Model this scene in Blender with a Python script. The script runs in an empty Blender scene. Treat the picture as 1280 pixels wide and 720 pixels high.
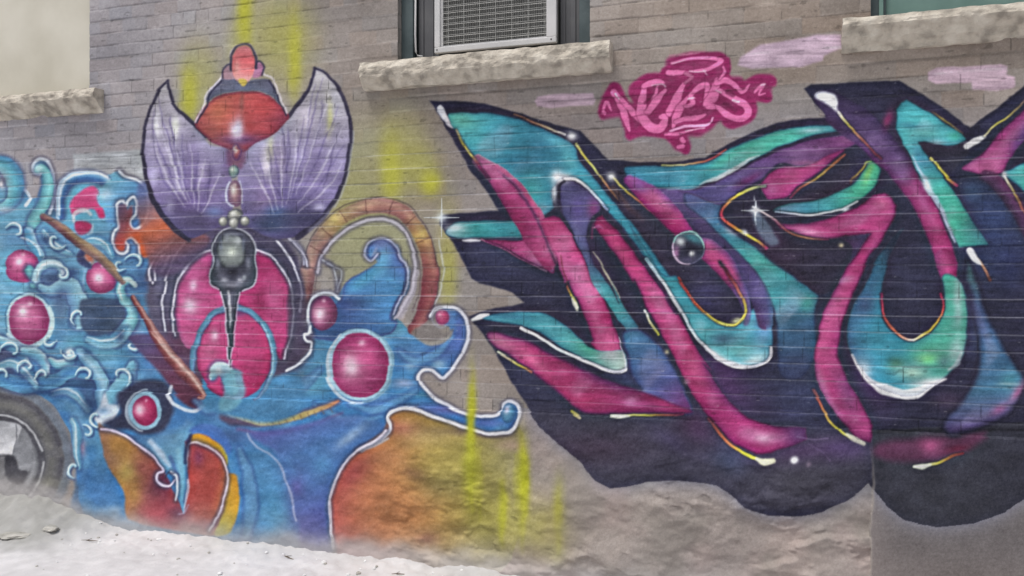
import bpy, bmesh, math, random
import numpy as np
from mathutils import Vector, noise

random.seed(7)
rng = np.random.default_rng(7)
scn = bpy.context.scene
COL = scn.collection
PI = math.pi
R = math.radians

# ------------------------------------------------------------------ the place
# The wall is the plane Y=0 (it faces -Y), X runs along it, Z is height.
H = 1.53                       # eye height
F = 1050.0                     # focal length for a 1280 wide frame
TH = math.atan(F / 3140.0)     # the wall is seen a little from the right
Z0 = 4.265                     # distance along the view axis
CT, ST = math.cos(TH), math.sin(TH)
COURSE = 0.075

def wall_uv(x, y):
    """sketch coordinates of the mural -> metres on the wall"""
    xc = x - 640.0
    u = xc * Z0 / (F * CT + xc * ST)
    z = Z0 - u * ST
    return u, H - (y - 350.0) * z / F
def U(x): return wall_uv(x, 350)[0]

# ------------------------------------------------------------------ painter
S = 0.9                                     # fineness of the painted skin
X0, X1, Y0, Y1 = -150.0, 1430.0, -70.0, 830.0
NX = int((X1 - X0) / S) + 1
NY = int((Y1 - Y0) / S) + 1
gx = (X0 + S * np.arange(NX)).astype(np.float32)
gy = (Y0 + S * np.arange(NY)).astype(np.float32)
GX, GY = np.meshgrid(gx, gy)
GU, GV = wall_uv(GX, GY)
canvas = np.zeros((NY, NX, 3), np.float32)
pid = np.zeros((NY, NX), np.int16)          # which painted part a vertex belongs to
PARTS = {}                                   # id -> (name, parent id or None, label)
def part(name, parent=None, label=None):
    i = len(PARTS) + 1
    PARTS[i] = (name, parent, label)
    return i

def vnoise(X, Y, sc, seed, octv=3):
    r = np.random.default_rng(seed)
    out = np.zeros(X.shape, np.float32); amp = 1.0; tot = 0
    for o in range(octv):
        T = r.random((64, 64)).astype(np.float32)
        x = X / sc; y = Y / sc
        xi = np.floor(x).astype(np.int32); yi = np.floor(y).astype(np.int32)
        fx = (x - xi); fy = (y - yi)
        fx = fx * fx * (3 - 2 * fx); fy = fy * fy * (3 - 2 * fy)
        a = T[yi & 63, xi & 63]; b = T[yi & 63, (xi + 1) & 63]
        c = T[(yi + 1) & 63, xi & 63]; d = T[(yi + 1) & 63, (xi + 1) & 63]
        out += amp * ((a * (1 - fx) + b * fx) * (1 - fy) + (c * (1 - fx) + d * fx) * fy)
        tot += amp; amp *= 0.5; sc *= 0.5
    return out / tot

def P(s):
    if not isinstance(s, str): return np.array(s, np.float32)
    return np.array([[float(q) for q in p.split(',')[:2]] for p in s.split()], np.float32)
def smooth(pts, closed=False, n=6):
    p = P(pts)
    if len(p) < 3: return p
    m = len(p); out = []
    t = np.linspace(0, 1, n, endpoint=False)[:, None]
    for i in range(m if closed else m - 1):
        if closed: a, b, c, d = p[(i - 1) % m], p[i], p[(i + 1) % m], p[(i + 2) % m]
        else: a, b, c, d = p[max(i - 1, 0)], p[i], p[i + 1], p[min(i + 2, m - 1)]
        out.append(0.5 * (2 * b + (c - a) * t + (2 * a - 5 * b + 4 * c - d) * t * t + (3 * b - a - 3 * c + d) * t ** 3))
    out = np.concatenate(out)
    if not closed: out = np.vstack([out, p[-1:]])
    return out.astype(np.float32)
def win(x0, y0, x1, y1):
    i0 = max(0, int((x0 - X0) / S)); i1 = min(NX, int((x1 - X0) / S) + 2)
    j0 = max(0, int((y0 - Y0) / S)); j1 = min(NY, int((y1 - Y0) / S) + 2)
    return slice(j0, j1), slice(i0, i1)
def sst(a, b, x):
    t = np.clip((x - a) / (b - a + 1e-9), 0, 1); return t * t * (3 - 2 * t)
def C3(c): return np.array(c, np.float32)
CLIP = [None]
def comp(sl, a, col):
    if CLIP[0] is not None: a = a * CLIP[0][sl]
    c = canvas[sl]; c += (col - c) * a[..., None]
    return a
def seg_field(q, R_, sl, closed=False, widths=None):
    """distance, signed side and progress to a polyline, inside window sl"""
    gxw = GX[sl]; gyw = GY[sl]
    D = np.full(gxw.shape, 1e3, np.float32); Sg = np.zeros_like(D); T = np.zeros_like(D)
    L = np.vstack([q, q[:1]]) if closed else q
    seg = np.hypot(*(L[1:] - L[:-1]).T); cum = np.concatenate([[0], np.cumsum(seg)]); tot = max(cum[-1], 1e-6)
    bx = gxw[0, 0] if gxw.size else 0; by = gyw[0, 0] if gxw.size else 0
    hh, ww = gxw.shape
    for k in range(len(L) - 1):
        a, b = L[k], L[k + 1]
        if seg[k] < 1e-4: continue
        i0 = max(0, int((min(a[0], b[0]) - R_ - bx) / S)); i1 = min(ww, int((max(a[0], b[0]) + R_ - bx) / S) + 2)
        j0 = max(0, int((min(a[1], b[1]) - R_ - by) / S)); j1 = min(hh, int((max(a[1], b[1]) + R_ - by) / S) + 2)
        if i1 <= i0 or j1 <= j0: continue
        s2 = (slice(j0, j1), slice(i0, i1))
        px = gxw[s2] - a[0]; py = gyw[s2] - a[1]
        dx, dy = (b - a)
        t = np.clip((px * dx + py * dy) / (seg[k] ** 2), 0, 1)
        ex = px - t * dx; ey = py - t * dy
        d = np.sqrt(ex * ex + ey * ey)
        m = d < D[s2]
        D[s2] = np.where(m, d, D[s2])
        Sg[s2] = np.where(m, np.sign(dx * py - dy * px), Sg[s2])
        T[s2] = np.where(m, (cum[k] + t * seg[k]) / tot, T[s2])
    return D, Sg, T
def inside(q, sl):
    gxw = gx[sl[1]]; gyw = gy[sl[0]]
    m = np.zeros((len(gyw), len(gxw)), bool)
    L = np.vstack([q, q[:1]])
    for k in range(len(L) - 1):
        (ax, ay), (bx, by) = L[k], L[k + 1]
        if ay == by: continue
        j = np.nonzero((gyw >= min(ay, by)) & (gyw < max(ay, by)))[0]
        if not len(j): continue
        xi = ax + (gyw[j] - ay) / (by - ay) * (bx - ax)
        m[j] ^= gxw[None, :] < xi[:, None]
    return m
def gradcol(g, gxw, gyw):
    """g = (x0,y0,x1,y1,c0,c1,...)"""
    x0, y0, x1, y1 = g[:4]; cs = [C3(c) for c in g[4:]]
    t = np.clip(((gxw - x0) * (x1 - x0) + (gyw - y0) * (y1 - y0)) / ((x1 - x0) ** 2 + (y1 - y0) ** 2), 0, 1) * (len(cs) - 1)
    out = np.zeros(gxw.shape + (3,), np.float32)
    for i, c in enumerate(cs):
        out += np.clip(1 - np.abs(t - i), 0, 1)[..., None] * c
    return out
def fill(pts, col=None, soft=0.8, a=1.0, pt=None, grad=None, edge=None, sm=True, ew=6, keep=False):
    """closed painted area; edge = colour the rim fades to over ew"""
    q = smooth(pts, True) if sm else P(pts)
    R_ = max(soft * 2, ew if edge is not None else 0) + 2
    sl = win(q[:, 0].min() - R_, q[:, 1].min() - R_, q[:, 0].max() + R_, q[:, 1].max() + R_)
    D, _, _ = seg_field(q, R_, sl, True)
    ins = inside(q, sl); sd = np.where(ins, D, -D)
    al = sst(-soft, soft, sd) * a
    c = gradcol(grad, GX[sl], GY[sl]) if grad is not None else np.broadcast_to(C3(col), al.shape + (3,))
    if edge is not None:
        w = (1 - sst(0, ew, sd))[..., None]; c = c * (1 - w) + C3(edge) * w
    comp(sl, al, c)
    if pt is not None: pid[sl][ins] = pt
    if keep:
        m = np.zeros((NY, NX), np.float32); m[sl] = al; return m
def clip(m): CLIP[0] = m
def line(pts, w, col, soft=0.8, a=1.0, sm=True, taper=None, pt=None, grad=None):
    """painted line; w a width or widths along it"""
    q = smooth(pts) if sm else P(pts)
    ws = np.atleast_1d(np.array(w, np.float32)); R_ = ws.max() / 2 + soft * 2 + 2
    sl = win(q[:, 0].min() - R_, q[:, 1].min() - R_, q[:, 0].max() + R_, q[:, 1].max() + R_)
    D, _, T = seg_field(q, R_, sl)
    W = np.interp(T, np.linspace(0, 1, len(ws)), ws).astype(np.float32) / 2 if len(ws) > 1 else ws[0] / 2
    al = sst(soft, -soft, D - W) if False else 1 - sst(-soft, soft, D - W)
    if taper: al = al * sst(0, taper, T) * sst(0, taper, 1 - T)
    if grad is not None:
        cs = np.array(grad, np.float32); k = np.linspace(0, 1, len(cs))
        c = np.stack([np.interp(T, k, cs[:, i]) for i in range(3)], -1).astype(np.float32)
    else: c = C3(col)
    comp(sl, al * a, c)
    if pt is not None: pid[sl][(D < W)] = pt
def band(pts, w, across, soft=1.2, a=1.0, along=None, pt=None, noise_=0.0):
    """a fat stroke shaded across its width: across = colours from its left to its right side (seen along it)"""
    q = smooth(pts)
    ws = np.atleast_1d(np.array(w, np.float32)); R_ = ws.max() / 2 + soft * 2 + 2
    sl = win(q[:, 0].min() - R_, q[:, 1].min() - R_, q[:, 0].max() + R_, q[:, 1].max() + R_)
    D, Sg, T = seg_field(q, R_, sl)
    W = np.interp(T, np.linspace(0, 1, len(ws)), ws).astype(np.float32) / 2
    al = 1 - sst(-soft, soft, D - W)
    t = np.clip(0.5 + 0.5 * Sg * D / np.maximum(W, .1), 0, 1)
    k = np.linspace(0, 1, len(across)); cs = np.array(across, np.float32)
    c = np.stack([np.interp(t, k, cs[:, i]) for i in range(3)], -1).astype(np.float32)
    if along is not None:                    # (colour or None, weight) stops along the stroke
        kk = np.linspace(0, 1, len(along)); wt = np.interp(T, kk, [s[1] for s in along])[..., None]
        cc = np.array([s[0] if s[0] is not None else (0, 0, 0) for s in along], np.float32)
        ca = np.stack([np.interp(T, kk, cc[:, i]) for i in range(3)], -1)
        c = (c * (1 - wt) + ca * wt).astype(np.float32)
    comp(sl, al * a, c)
    if pt is not None: pid[sl][D < W] = pt
def spray(x, y, rx, ry, col, a=0.8, rot=0.0, p=1.0):
    m = 2.6 * max(rx, ry); sl = win(x - m, y - m, x + m, y + m)
    dx = GX[sl] - x; dy = GY[sl] - y; cr, sr = math.cos(R(rot)), math.sin(R(rot))
    e = ((dx * cr + dy * sr) / rx) ** 2 + ((-dx * sr + dy * cr) / ry) ** 2
    comp(sl, a * np.exp(-e ** p), C3(col))
def ell(x, y, rx, ry, rot=0, n=28, a0=0, a1=360):
    t = np.radians(np.linspace(a0, a1, n, endpoint=(a1 - a0) < 359)); cr, sr = math.cos(R(rot)), math.sin(R(rot))
    return np.stack([x + rx * np.cos(t) * cr - ry * np.sin(t) * sr, y + rx * np.cos(t) * sr + ry * np.sin(t) * cr], -1).astype(np.float32)
def orb(x, y, rx, ry, base, dark, hi=(245, 215, 230), ring=None, rw=3, pt=None, hx=-.3, hy=-.3, hs=.22, ha=.9):
    if ring is not None:
        fill(ell(x, y, rx + rw, ry + rw), ring, sm=False, soft=1)
        line(ell(x, y, rx + rw + 1.5, ry + rw + 1.5, a1=359), 1.4, (50, 55, 85), a=.45, sm=False)
    m = fill(ell(x, y, rx, ry), base, sm=False, pt=pt, soft=.9, edge=dark, ew=max(rx, ry) * .55, keep=True)
    clip(m)
    spray(x + .35 * rx, y + .5 * ry, rx * .7, ry * .5, dark, .45)
    spray(x + hx * rx, y + hy * ry, rx * .55, ry * .5, [0.5 * (b + h) for b, h in zip(base, hi)], .55)
    spray(x + hx * rx, y + hy * ry, rx * hs, ry * hs, hi, ha)
    spray(x + .05 * rx, y - .68 * ry, rx * .12, ry * .1, hi, ha * .7)
    clip(None)
def star(x, y, r, a=.9, c=(235, 245, 250)):
    spray(x, y, r * .3, r * .3, c, a)
    line([(x - r, y), (x + r, y)], [0.4, 2.4, 0.4], c, sm=False, a=a, soft=.7)
    line([(x, y - r * 1.1), (x, y + r * 1.1)], [0.4, 2.4, 0.4], c, sm=False, a=a, soft=.7)
# ------------------------------------------------------------------ the mural, traced sheet by sheet
SHEET = {'l1': (170, 40, 2.571), 'l2': (180, 270, 3.0), 'l3': (0, 190, 3.0), 'l4': (0, 420, 2.667), 'l5': (360, 240, 2.25),
         'tg': (740, 55, 5.142), 'r1': (530, 110, 2.666), 'r2': (580, 350, 2.666), 'r3': (760, 170, 2.323),
         'r4': (990, 90, 2.88), 'r5': (840, 400, 2.57), 'r6': (1000, 280, 2.571)}
def v(sheet, s):
    ox, oy, k = SHEET[sheet]; p = P(s); return p / k + np.array([ox, oy], np.float32)
def J(*a): return np.vstack(a)

NAVY = (46, 46, 66); INK = (34, 34, 48); TEAL = (56, 146, 164); DTEAL = (48, 108, 132); GRN = (72, 168, 150)
PINK = (184, 78, 128); DPINK = (146, 52, 96); LPINK = (216, 140, 172); PURP = (104, 76, 124); SLATE = (78, 84, 124)
WHT = (222, 228, 232); YEL = (190, 180, 70); ORA = (176, 88, 70)

p_wall = 0
p_back = part('painted_backdrop', None, 'dark navy painted shadow behind the big teal and pink graffiti letters')
p_l1 = part('painted_letter', p_back, 'leftmost big graffiti letter, teal wedge with pink bars running down right')
p_l2 = part('painted_letter', p_back, 'middle big graffiti letter with a rounded teal bowl and a glass bubble')
p_l3 = part('painted_letter', p_back, 'big graffiti letter with a pink curve round a wide teal bowl')
p_l4 = part('painted_letter', p_back, 'pink and teal graffiti letter cut off by the right edge of the photo')
p_bub = part('painted_bubble', p_back, 'small clear glass bubble painted over the middle letter')

def keyline(pts, w, grad, a=.9, soft=.8, dark=True):
    w = w * 1.05 + .1; a = min(1, a * 1.05); grad = [tuple(min(242, k * 1.08) for k in c) if sum(c) > 330 else c for c in grad]
    if dark: line(pts, w + 3, INK, soft=1.6, a=.5)
    line(pts, w, None, soft=soft, a=a, grad=grad)

def paint_right():
    # ---- backdrop
    bd = J(P("537,127 571,127 605,130 654,143 695,157 725,163 742,182 762,200 800,203 845,202 880,197 905,184 940,165 975,153 1010,148 1034,147 1022,132 1005,112 1014,106 1065,103 1123,100 1150,116 1190,143 1213,160 1245,136 1280,108 1330,66 1395,80 1400,300 1398,560 1340,600 1282,620 1255,638 1215,652 1170,657 1130,648 1106,630 1092,611 1086,604 1064,622 1030,640 995,646 960,643 930,632 910,615 897,606 880,603 845,600 812,601 785,607 765,609 745,598 725,577 700,555 675,533 657,505 640,478 622,445 605,418 590,402 586,396 610,387 640,382 655,378 640,366 620,360 600,355 590,348 578,325 566,302 548,280 552,268 580,266 622,263 612,245 590,214 565,172"))
    m = fill(bd, NAVY, soft=1.6, sm=False, pt=p_back, keep=True)
    clip(m)
    fill(P('640,505 760,515 900,520 1086,540 1086,640 640,640'), (68, 66, 80), soft=16, a=.8, sm=False); spray(740, 560, 70, 22, (70, 54, 70), .6); spray(930, 520, 60, 40, (72, 56, 92), .5); spray(1000, 600, 60, 30, (70, 68, 76), .6)
    spray(620, 330, 45, 22, (58, 62, 92), .5, 20); spray(660, 465, 50, 22, (62, 68, 92), .5, 40); spray(1240, 300, 40, 60, (54, 66, 96), .6)
    spray(1060, 150, 60, 25, (66, 56, 88), .5); spray(840, 550, 30, 12, (84, 74, 118), .4, 30); spray(910, 572, 24, 16, (66, 84, 118), .5, 30)
    spray(1170, 620, 80, 50, (56, 58, 66), .8); spray(1000, 420, 30, 70, (54, 74, 100), .55); spray(1000, 500, 36, 40, (64, 70, 104), .6)
    for x, y, rx, ry, c, a, r_ in [(905, 480, 24, 46, (98, 58, 112), .6, -25), (1080, 300, 14, 40, (84, 62, 112), .6, 20), (1040, 305, 40, 14, (96, 48, 88), .5, 0), (1240, 270, 40, 50, (50, 62, 98), .7, 0), (850, 262, 26, 30, (86, 76, 132), .7, 40),
            (700, 470, 50, 18, (92, 56, 100), .5, 25), (790, 460, 26, 40, (72, 84, 130), .6, -30), (1090, 470, 20, 40, (96, 62, 118), .6, -20), (1150, 240, 20, 50, (90, 66, 112), .5, -30), (640, 300, 40, 20, (62, 66, 104), .5, 0), (1050, 560, 30, 14, (88, 66, 112), .6, 0), (1000, 225, 50, 12, (70, 50, 84), .5, -15),
            (1215, 400, 14, 60, (66, 80, 120), .5, 0), (745, 330, 10, 30, (92, 56, 100), .5, -25), (985, 560, 50, 16, (96, 60, 110), .5, 0), (870, 530, 30, 20, (90, 52, 92), .5, 40)]:
        spray(x, y, rx, ry, c, a, r_)
    # edge outline darker
    line(J(bd[:37]), 5, INK, a=.55, soft=2, sm=False)
    # ================= first letter
    wedge = v('r1', "80,95 110,84 150,82 220,83 330,108 420,148 500,188 520,240 590,330 700,460 780,570 835,655 845,700 790,630 700,520 610,410 560,350 520,318 490,303 455,305 440,322 428,345 430,400 385,425 350,370 300,310 240,262 170,232 120,170")
    wm = fill(wedge, None, grad=(560, 150, 720, 230, (86, 178, 170), (62, 150, 168), (52, 122, 148), (62, 148, 166)), pt=p_l1, soft=1, edge=(50, 100, 120), ew=3, keep=True)
    clip(wm)
    spray(575, 150, 18, 10, (110, 205, 185), .8, 20); spray(600, 180, 30, 10, (70, 160, 165), .5, 30); spray(650, 205, 50, 12, (44, 104, 132), .55, 12)
    spray(664, 235, 20, 22, (78, 176, 170), .6); spray(700, 178, 26, 7, (110, 196, 210), .6, 22); spray(712, 200, 10, 16, (110, 200, 206), .5, -20); spray(745, 225, 22, 14, (84, 178, 196), .45, 50)
    spray(800, 310, 30, 10, (48, 108, 130), .5, 56); spray(675, 262, 14, 10, (120, 130, 150), .6)
    clip(m)
    # bowl of the stroke T2 lower part (belongs to the middle letter's cup)
    # arm
    fill(v('r1', "70,481 90,455 130,444 230,440 330,445 368,470 372,494 300,499 200,500 110,502"), None, grad=(560, 288, 665, 288, (150, 190, 190), (60, 150, 150), (58, 140, 150), (72, 120, 136)), pt=p_l1, edge=(44, 92, 108), ew=2.5)
    spray(570, 285, 10, 4, (200, 220, 225), .8)
    fill(v('r1', "200,508 290,510 375,500 410,520 432,565 436,614 400,602 350,582 290,548"), None, grad=(610, 300, 690, 335, (170, 80, 120), (198, 92, 140), (150, 110, 140)), pt=p_l1, edge=DPINK, ew=2.5)
    keyline(v('r1', "190,505 250,530 330,572 410,610"), 1.6, [LPINK, PINK, (160, 120, 150)], a=.7)
    line(v('r1', "130,509 185,509"), [2, 4, 2], WHT, a=.9, soft=1.2, sm=False)
    # left pink strip
    band(v('r1', "180,240 240,290 300,360 350,440 385,510 418,580"), [14, 26, 34, 38, 34, 20], [(200, 120, 150), PINK, PINK, (170, 60, 110), DPINK], pt=p_l1, along=[((150, 150, 160), .5), (LPINK, .45), (PINK, .1), ((160, 50, 100), .3), ((190, 90, 140), .3), (DPINK, .4)])
    keyline(v('r1', "265,292 330,360 385,455 430,560 462,640"), 3, [(60, 40, 70), (70, 45, 80), (80, 45, 80), INK], a=.75, soft=2.5, dark=False)
    line(v('r1', "560,0 560,0") if False else v('r1', "245,275 300,318 345,372"), 2, (150, 110, 150), a=.5)
    # P3 (second pink bar)
    P3 = J(v('r1', "385,440 430,425 450,430 495,490 530,560 570,660"), v('r2', "440,0 490,120 520,210 538,290 520,300 470,270 420,210 430,200 400,120 372,50 350,0"), v('r1', "470,650 440,560 405,490"))
    pm = fill(P3, None, grad=(690, 270, 770, 440, (170, 60, 106), (200, 78, 134), (206, 96, 150), (176, 60, 112), (200, 96, 140)), pt=p_l1, soft=1, edge=(140, 44, 92), ew=4, keep=True, sm=False)
    clip(pm); spray(700, 300, 12, 20, (190, 70, 124), .6); spray(712, 340, 12, 24, (214, 116, 166), .75, -20); spray(745, 395, 8, 26, (214, 120, 160), .5, -20); spray(757, 400, 12, 8, (180, 44, 104), .6)
    clip(m)
    # slate plane beside it
    sl = fill(v('r1', "450,335 462,312 490,306 530,325 566,352 590,400 560,430 545,470 548,520 575,600 610,665 640,715 610,715 570,655 530,560 490,470 455,400"), None, grad=(700, 235, 760, 370, (76, 74, 112), (86, 84, 130), (92, 92, 130), (76, 110, 130)), pt=p_l1, edge=(70, 64, 100), ew=3, keep=True)
    clip(sl); spray(722, 262, 10, 16, (98, 82, 146), .7); spray(742, 262, 8, 12, (140, 74, 124), .8); clip(m)
    # thin teal strip
    fill(J(v('r1', "545,590 575,600 620,660 650,720"), v('r2', "490,0 535,90 580,160 560,180 530,150 480,80 445,0"), v('r1', "600,700 565,650")), None, grad=(740, 330, 795, 415, (90, 110, 150), (74, 150, 160), (74, 156, 160), (70, 130, 160)), pt=p_l1, soft=1.2)
    line(v('r1', "566,545 600,600 630,655 655,700"), [1, 2.6, 1], (206, 205, 175), a=.8, soft=.8)
    fill(v('r2', "545,165 590,165 650,215 705,300 742,380 764,446 690,440 620,395 560,320 545,250 525,185"), None, grad=(790, 415, 850, 510, (66, 116, 150), (70, 102, 148), (84, 90, 146), (118, 66, 124)), pt=p_l1, soft=3, edge=(66, 74, 116), ew=5)
    # P4 long pink bar
    P4 = J(v('r1', "565,455 575,432 592,424 650,482 720,572 800,684"), v('r2', "655,10 710,110 760,200 820,300"), v('r5', "100,140 180,260 250,318 330,340 430,345 435,380 380,405 320,425 270,430 200,398 120,318 60,230 0,110"), v('r2', "680,222 610,92 570,0"), v('r1', "700,650 640,560 590,495"))
    pm = fill(P4, None, grad=(750, 275, 950, 570, (170, 60, 104), (196, 64, 122), (200, 78, 134), (180, 62, 114), (168, 56, 106), (190, 66, 130), (186, 66, 126)), pt=p_l1, soft=1.2, edge=(136, 44, 92), ew=4, keep=True, sm=False)
    clip(pm); spray(752, 290, 10, 12, (150, 44, 86), .5); spray(772, 310, 8, 26, (214, 96, 140), .7, -34); spray(808, 350, 12, 14, (206, 76, 136), .6)
    spray(830, 385, 8, 26, (206, 110, 160), .6, -25); spray(852, 425, 10, 20, (160, 46, 96), .6, -25); spray(868, 460, 9, 28, (208, 96, 140), .55, -25); spray(895, 470, 14, 26, (126, 66, 120), .7, -25)
    spray(890, 515, 20, 10, (160, 44, 104), .5, 40); spray(955, 545, 26, 9, (220, 130, 176), .8, 8); spray(953, 547, 9, 4, (240, 190, 214), .8); spray(1000, 540, 26, 22, (92, 66, 112), .9); spray(915, 500, 24, 12, (130, 70, 130), .5, 40)
    clip(m)
    keyline(v('r1', "560,500 560,460 580,440 620,470"), 2, [DPINK, (100, 40, 80), DPINK], a=.5, dark=False)
    line(v('r1', "560,465 585,462 600,470"), [1, 4, 1], (214, 130, 170), a=.8, soft=1.2)
    # first letter foot: teal tail, white tip, pink slab
    foot = v('r2', "60,130 120,110 230,105 290,120 340,155 385,195 420,225 470,238 520,232 540,250 542,292 522,308 480,302 400,268 320,220 260,178 200,155 120,140")
    fm = fill(foot, None, grad=(600, 395, 780, 460, (90, 160, 170), (70, 156, 168), (72, 150, 160), (80, 160, 150), (170, 190, 180)), pt=p_l1, soft=1, edge=DTEAL, ew=2.5, keep=True)
    clip(fm); spray(640, 396, 30, 4, (48, 100, 130), .6, 4); spray(736, 432, 14, 10, (90, 190, 150), .6, 30); spray(764, 440, 12, 12, (196, 190, 196), .8); clip(m)
    keyline(v('r2', "190,158 230,176 270,200 320,232 380,262 440,288 490,303 520,305 540,298"), 3.4, [WHT, WHT, (200, 220, 225), WHT, WHT, WHT], a=.9)
    line(v('r2', "541,298 536,262 524,222 514,190"), [3, 2, 1], WHT, a=.8, soft=1)
    line(v('r2', "30,134 60,122 82,116"), [4, 7, 3], (228, 230, 226), a=.95, soft=1.2)
    slab = v('r2', "78,182 110,172 150,184 210,200 270,235 330,265 400,300 470,330 560,360 640,385 710,415 765,440 700,446 600,444 500,446 430,448 390,436 340,396 280,348 210,296 150,252 105,225")
    sm_ = fill(slab, None, grad=(610, 425, 740, 510, (190, 110, 150), (186, 70, 120), (170, 56, 104), (160, 54, 104)), pt=p_l1, soft=2.2, edge=(120, 50, 96), ew=5, keep=True)
    clip(sm_); spray(622, 428, 14, 6, (214, 130, 160), .7, 20); spray(668, 452, 26, 6, (214, 110, 150), .7, 38); spray(712, 440, 40, 9, (110, 70, 120), .6, 24); spray(760, 478, 40, 8, (104, 62, 110), .6, 20)
    spray(700, 500, 30, 6, (206, 84, 130), .5, 14); spray(790, 502, 8, 6, (228, 170, 200), .9); spray(800, 505, 30, 5, (196, 110, 160), .6, 8); spray(730, 500, 24, 9, (196, 60, 112), .6); clip(m)
    keyline(v('r2', "112,240 140,258 180,280 225,308"), 2.6, [(230, 225, 200), (214, 190, 160), YEL, ORA], a=.85)
    keyline(v('r2', "360,436 375,446 388,456"), 3, [YEL, (205, 190, 150)], a=.7)
    keyline(v('r2', "490,452 530,452 600,450 680,450 730,446"), 2.4, [(220, 220, 200), (206, 200, 120), YEL, ORA, DPINK], a=.8)
    line(v('r2', "490,452 520,453 552,453"), [2, 5, 2], (228, 226, 214), a=.9, soft=1.2)
    # first letter rim lines
    keyline(v('r1', "108,140 128,180 155,222 180,252 215,300"), 2.4, [(150, 140, 110), YEL, (206, 200, 110), DPINK, (90, 50, 80)], a=.8)
    fill(v('r1', "40,72 52,58 66,70 85,110 98,135 80,125 55,98"), (232, 234, 230), pt=p_l1, soft=1.2)
    keyline(v('r1', "300,88 360,112 420,138 470,156"), 2.2, [(130, 100, 80), (170, 120, 90), (200, 190, 150), WHT], a=.75)
    spray(715, 170, 6, 5, (236, 240, 240), .95)
    keyline(v('r1', "508,185 535,225 565,262 600,312 640,365 680,410"), 2.6, [(196, 200, 130), YEL, (190, 200, 120), (170, 120, 90), (120, 90, 70), (90, 70, 70)], a=.85)
    # white glow and contour of the first letter
    spray(697, 221, 8, 9, (238, 242, 244), .95); spray(706, 222, 8, 6, (238, 242, 244), .9); spray(693, 240, 3, 12, (220, 236, 240), .8)
    keyline(v('r1', "470,300 505,305 545,335 580,370 610,405"), 2.8, [WHT, WHT, (200, 214, 236), (180, 196, 226), (140, 160, 190)], a=.9)
    keyline(v('r1', "470,310 450,330 450,370 462,410"), 3, [INK, INK, (70, 60, 90)], a=.7, dark=False)
    keyline(v('r1', "620,425 680,495 745,590 800,680 840,750"), 4, [(60, 54, 84)] * 2 + [(66, 46, 80)] * 2, a=.8, soft=1.8, dark=False)
    line(v('r1', "755,585 785,628"), [1, 4, 2], WHT, a=.8, soft=1); line(v('r1', "800,655 835,712"), [2, 4, 2], WHT, a=.8, soft=1)
    keyline(v('r1', "480,660 500,700 512,730"), 2.4, [ORA, YEL, (220, 214, 190)], a=.8)
    line(v('r2', "362,60 378,98"), [2, 4.5, 3], (224, 220, 204), a=.85, soft=1)
    keyline(v('r2', "605,100 620,140 650,182"), 2.6, [WHT, (206, 196, 150), YEL], a=.85)
    spray(833, 440, 3, 3, (206, 190, 160), .8); spray(858, 477, 4, 4, (216, 170, 190), .7)
    line(v('r1', "455,560 470,620 482,660"), 2, (120, 50, 60), a=.6)
    # ================= middle letter
    # dark channel and counter
    fill(v('r3', "10,120 60,160 120,215 190,275 215,330 260,390 320,375 370,430 395,500 380,545 340,545 290,515 230,450 170,380 90,270 30,190"), (52, 49, 68), pt=p_back, soft=1.5)
    spray(885, 370, 24, 26, (62, 60, 96), .8, 40)
    keyline(v('r3', "15,150 60,205 100,245"), 6, [(96, 72, 66), (86, 66, 70), (70, 56, 72)], a=.6, soft=3, dark=False)
    # cup teal
    cup = v('r3', "60,255 120,345 160,400 205,410 250,480 300,527 340,548 376,548 400,520 470,470 478,560 478,625 462,652 420,674 360,667 300,634 240,562 185,470 120,372")
    cm = fill(cup, None, grad=(820, 330, 950, 455, (66, 150, 160), (62, 148, 162), (84, 170, 180), (70, 150, 175)), pt=p_l2, soft=1, edge=(50, 96, 120), ew=3, keep=True)
    clip(cm); spray(903, 424, 18, 9, (58, 84, 110), .8); spray(925, 440, 28, 12, (120, 200, 196), .7); spray(955, 400, 14, 26, (86, 120, 180), .7); spray(878, 412, 14, 18, (80, 168, 172), .6, -40)
    spray(945, 450, 18, 7, (220, 236, 236), .7, -20); spray(900, 446, 24, 5, (220, 236, 236), .7, 30); clip(m)
    keyline(v('r3', "110,355 150,410 190,470 240,560 275,602 310,636 360,666 410,672 450,660 470,640 474,615"), 3.4, [(150, 190, 200), WHT, WHT, (200, 220, 225), WHT, WHT, WHT, WHT], a=.85)
    line(v('r3', "275,602 315,638 360,664 415,670"), [2, 6, 7, 3], (236, 240, 240), a=.85, soft=1.5)
    # right purple flank of the cup, up to the junction
    band(v('r3', "150,160 235,195 300,270 360,330 415,400 445,470 458,540"), [24, 34, 34, 32, 30, 28, 20], [(70, 110, 150), (84, 82, 130), (86, 72, 120), (72, 56, 92)], pt=p_l2, soft=2, along=[(PURP, .5), ((88, 70, 116), .4), ((70, 62, 96), .5), ((60, 54, 84), .6), ((74, 64, 110), .4), ((92, 92, 150), .4), (None, 0)])
    # teal body beside the node
    body = v('r3', "235,150 300,170 330,200 325,240 360,275 430,325 520,395 612,462 606,500 600,560 598,640 560,700 500,690 490,560 470,470 430,400 350,315 290,255 220,195")
    bm_ = fill(body, None, grad=(880, 245, 1000, 470, (82, 90, 136), (66, 128, 156), (66, 160, 156), (62, 136, 150), (58, 92, 124), (56, 62, 92)), pt=p_l2, soft=2.5, edge=(52, 60, 90), ew=4, keep=True)
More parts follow.
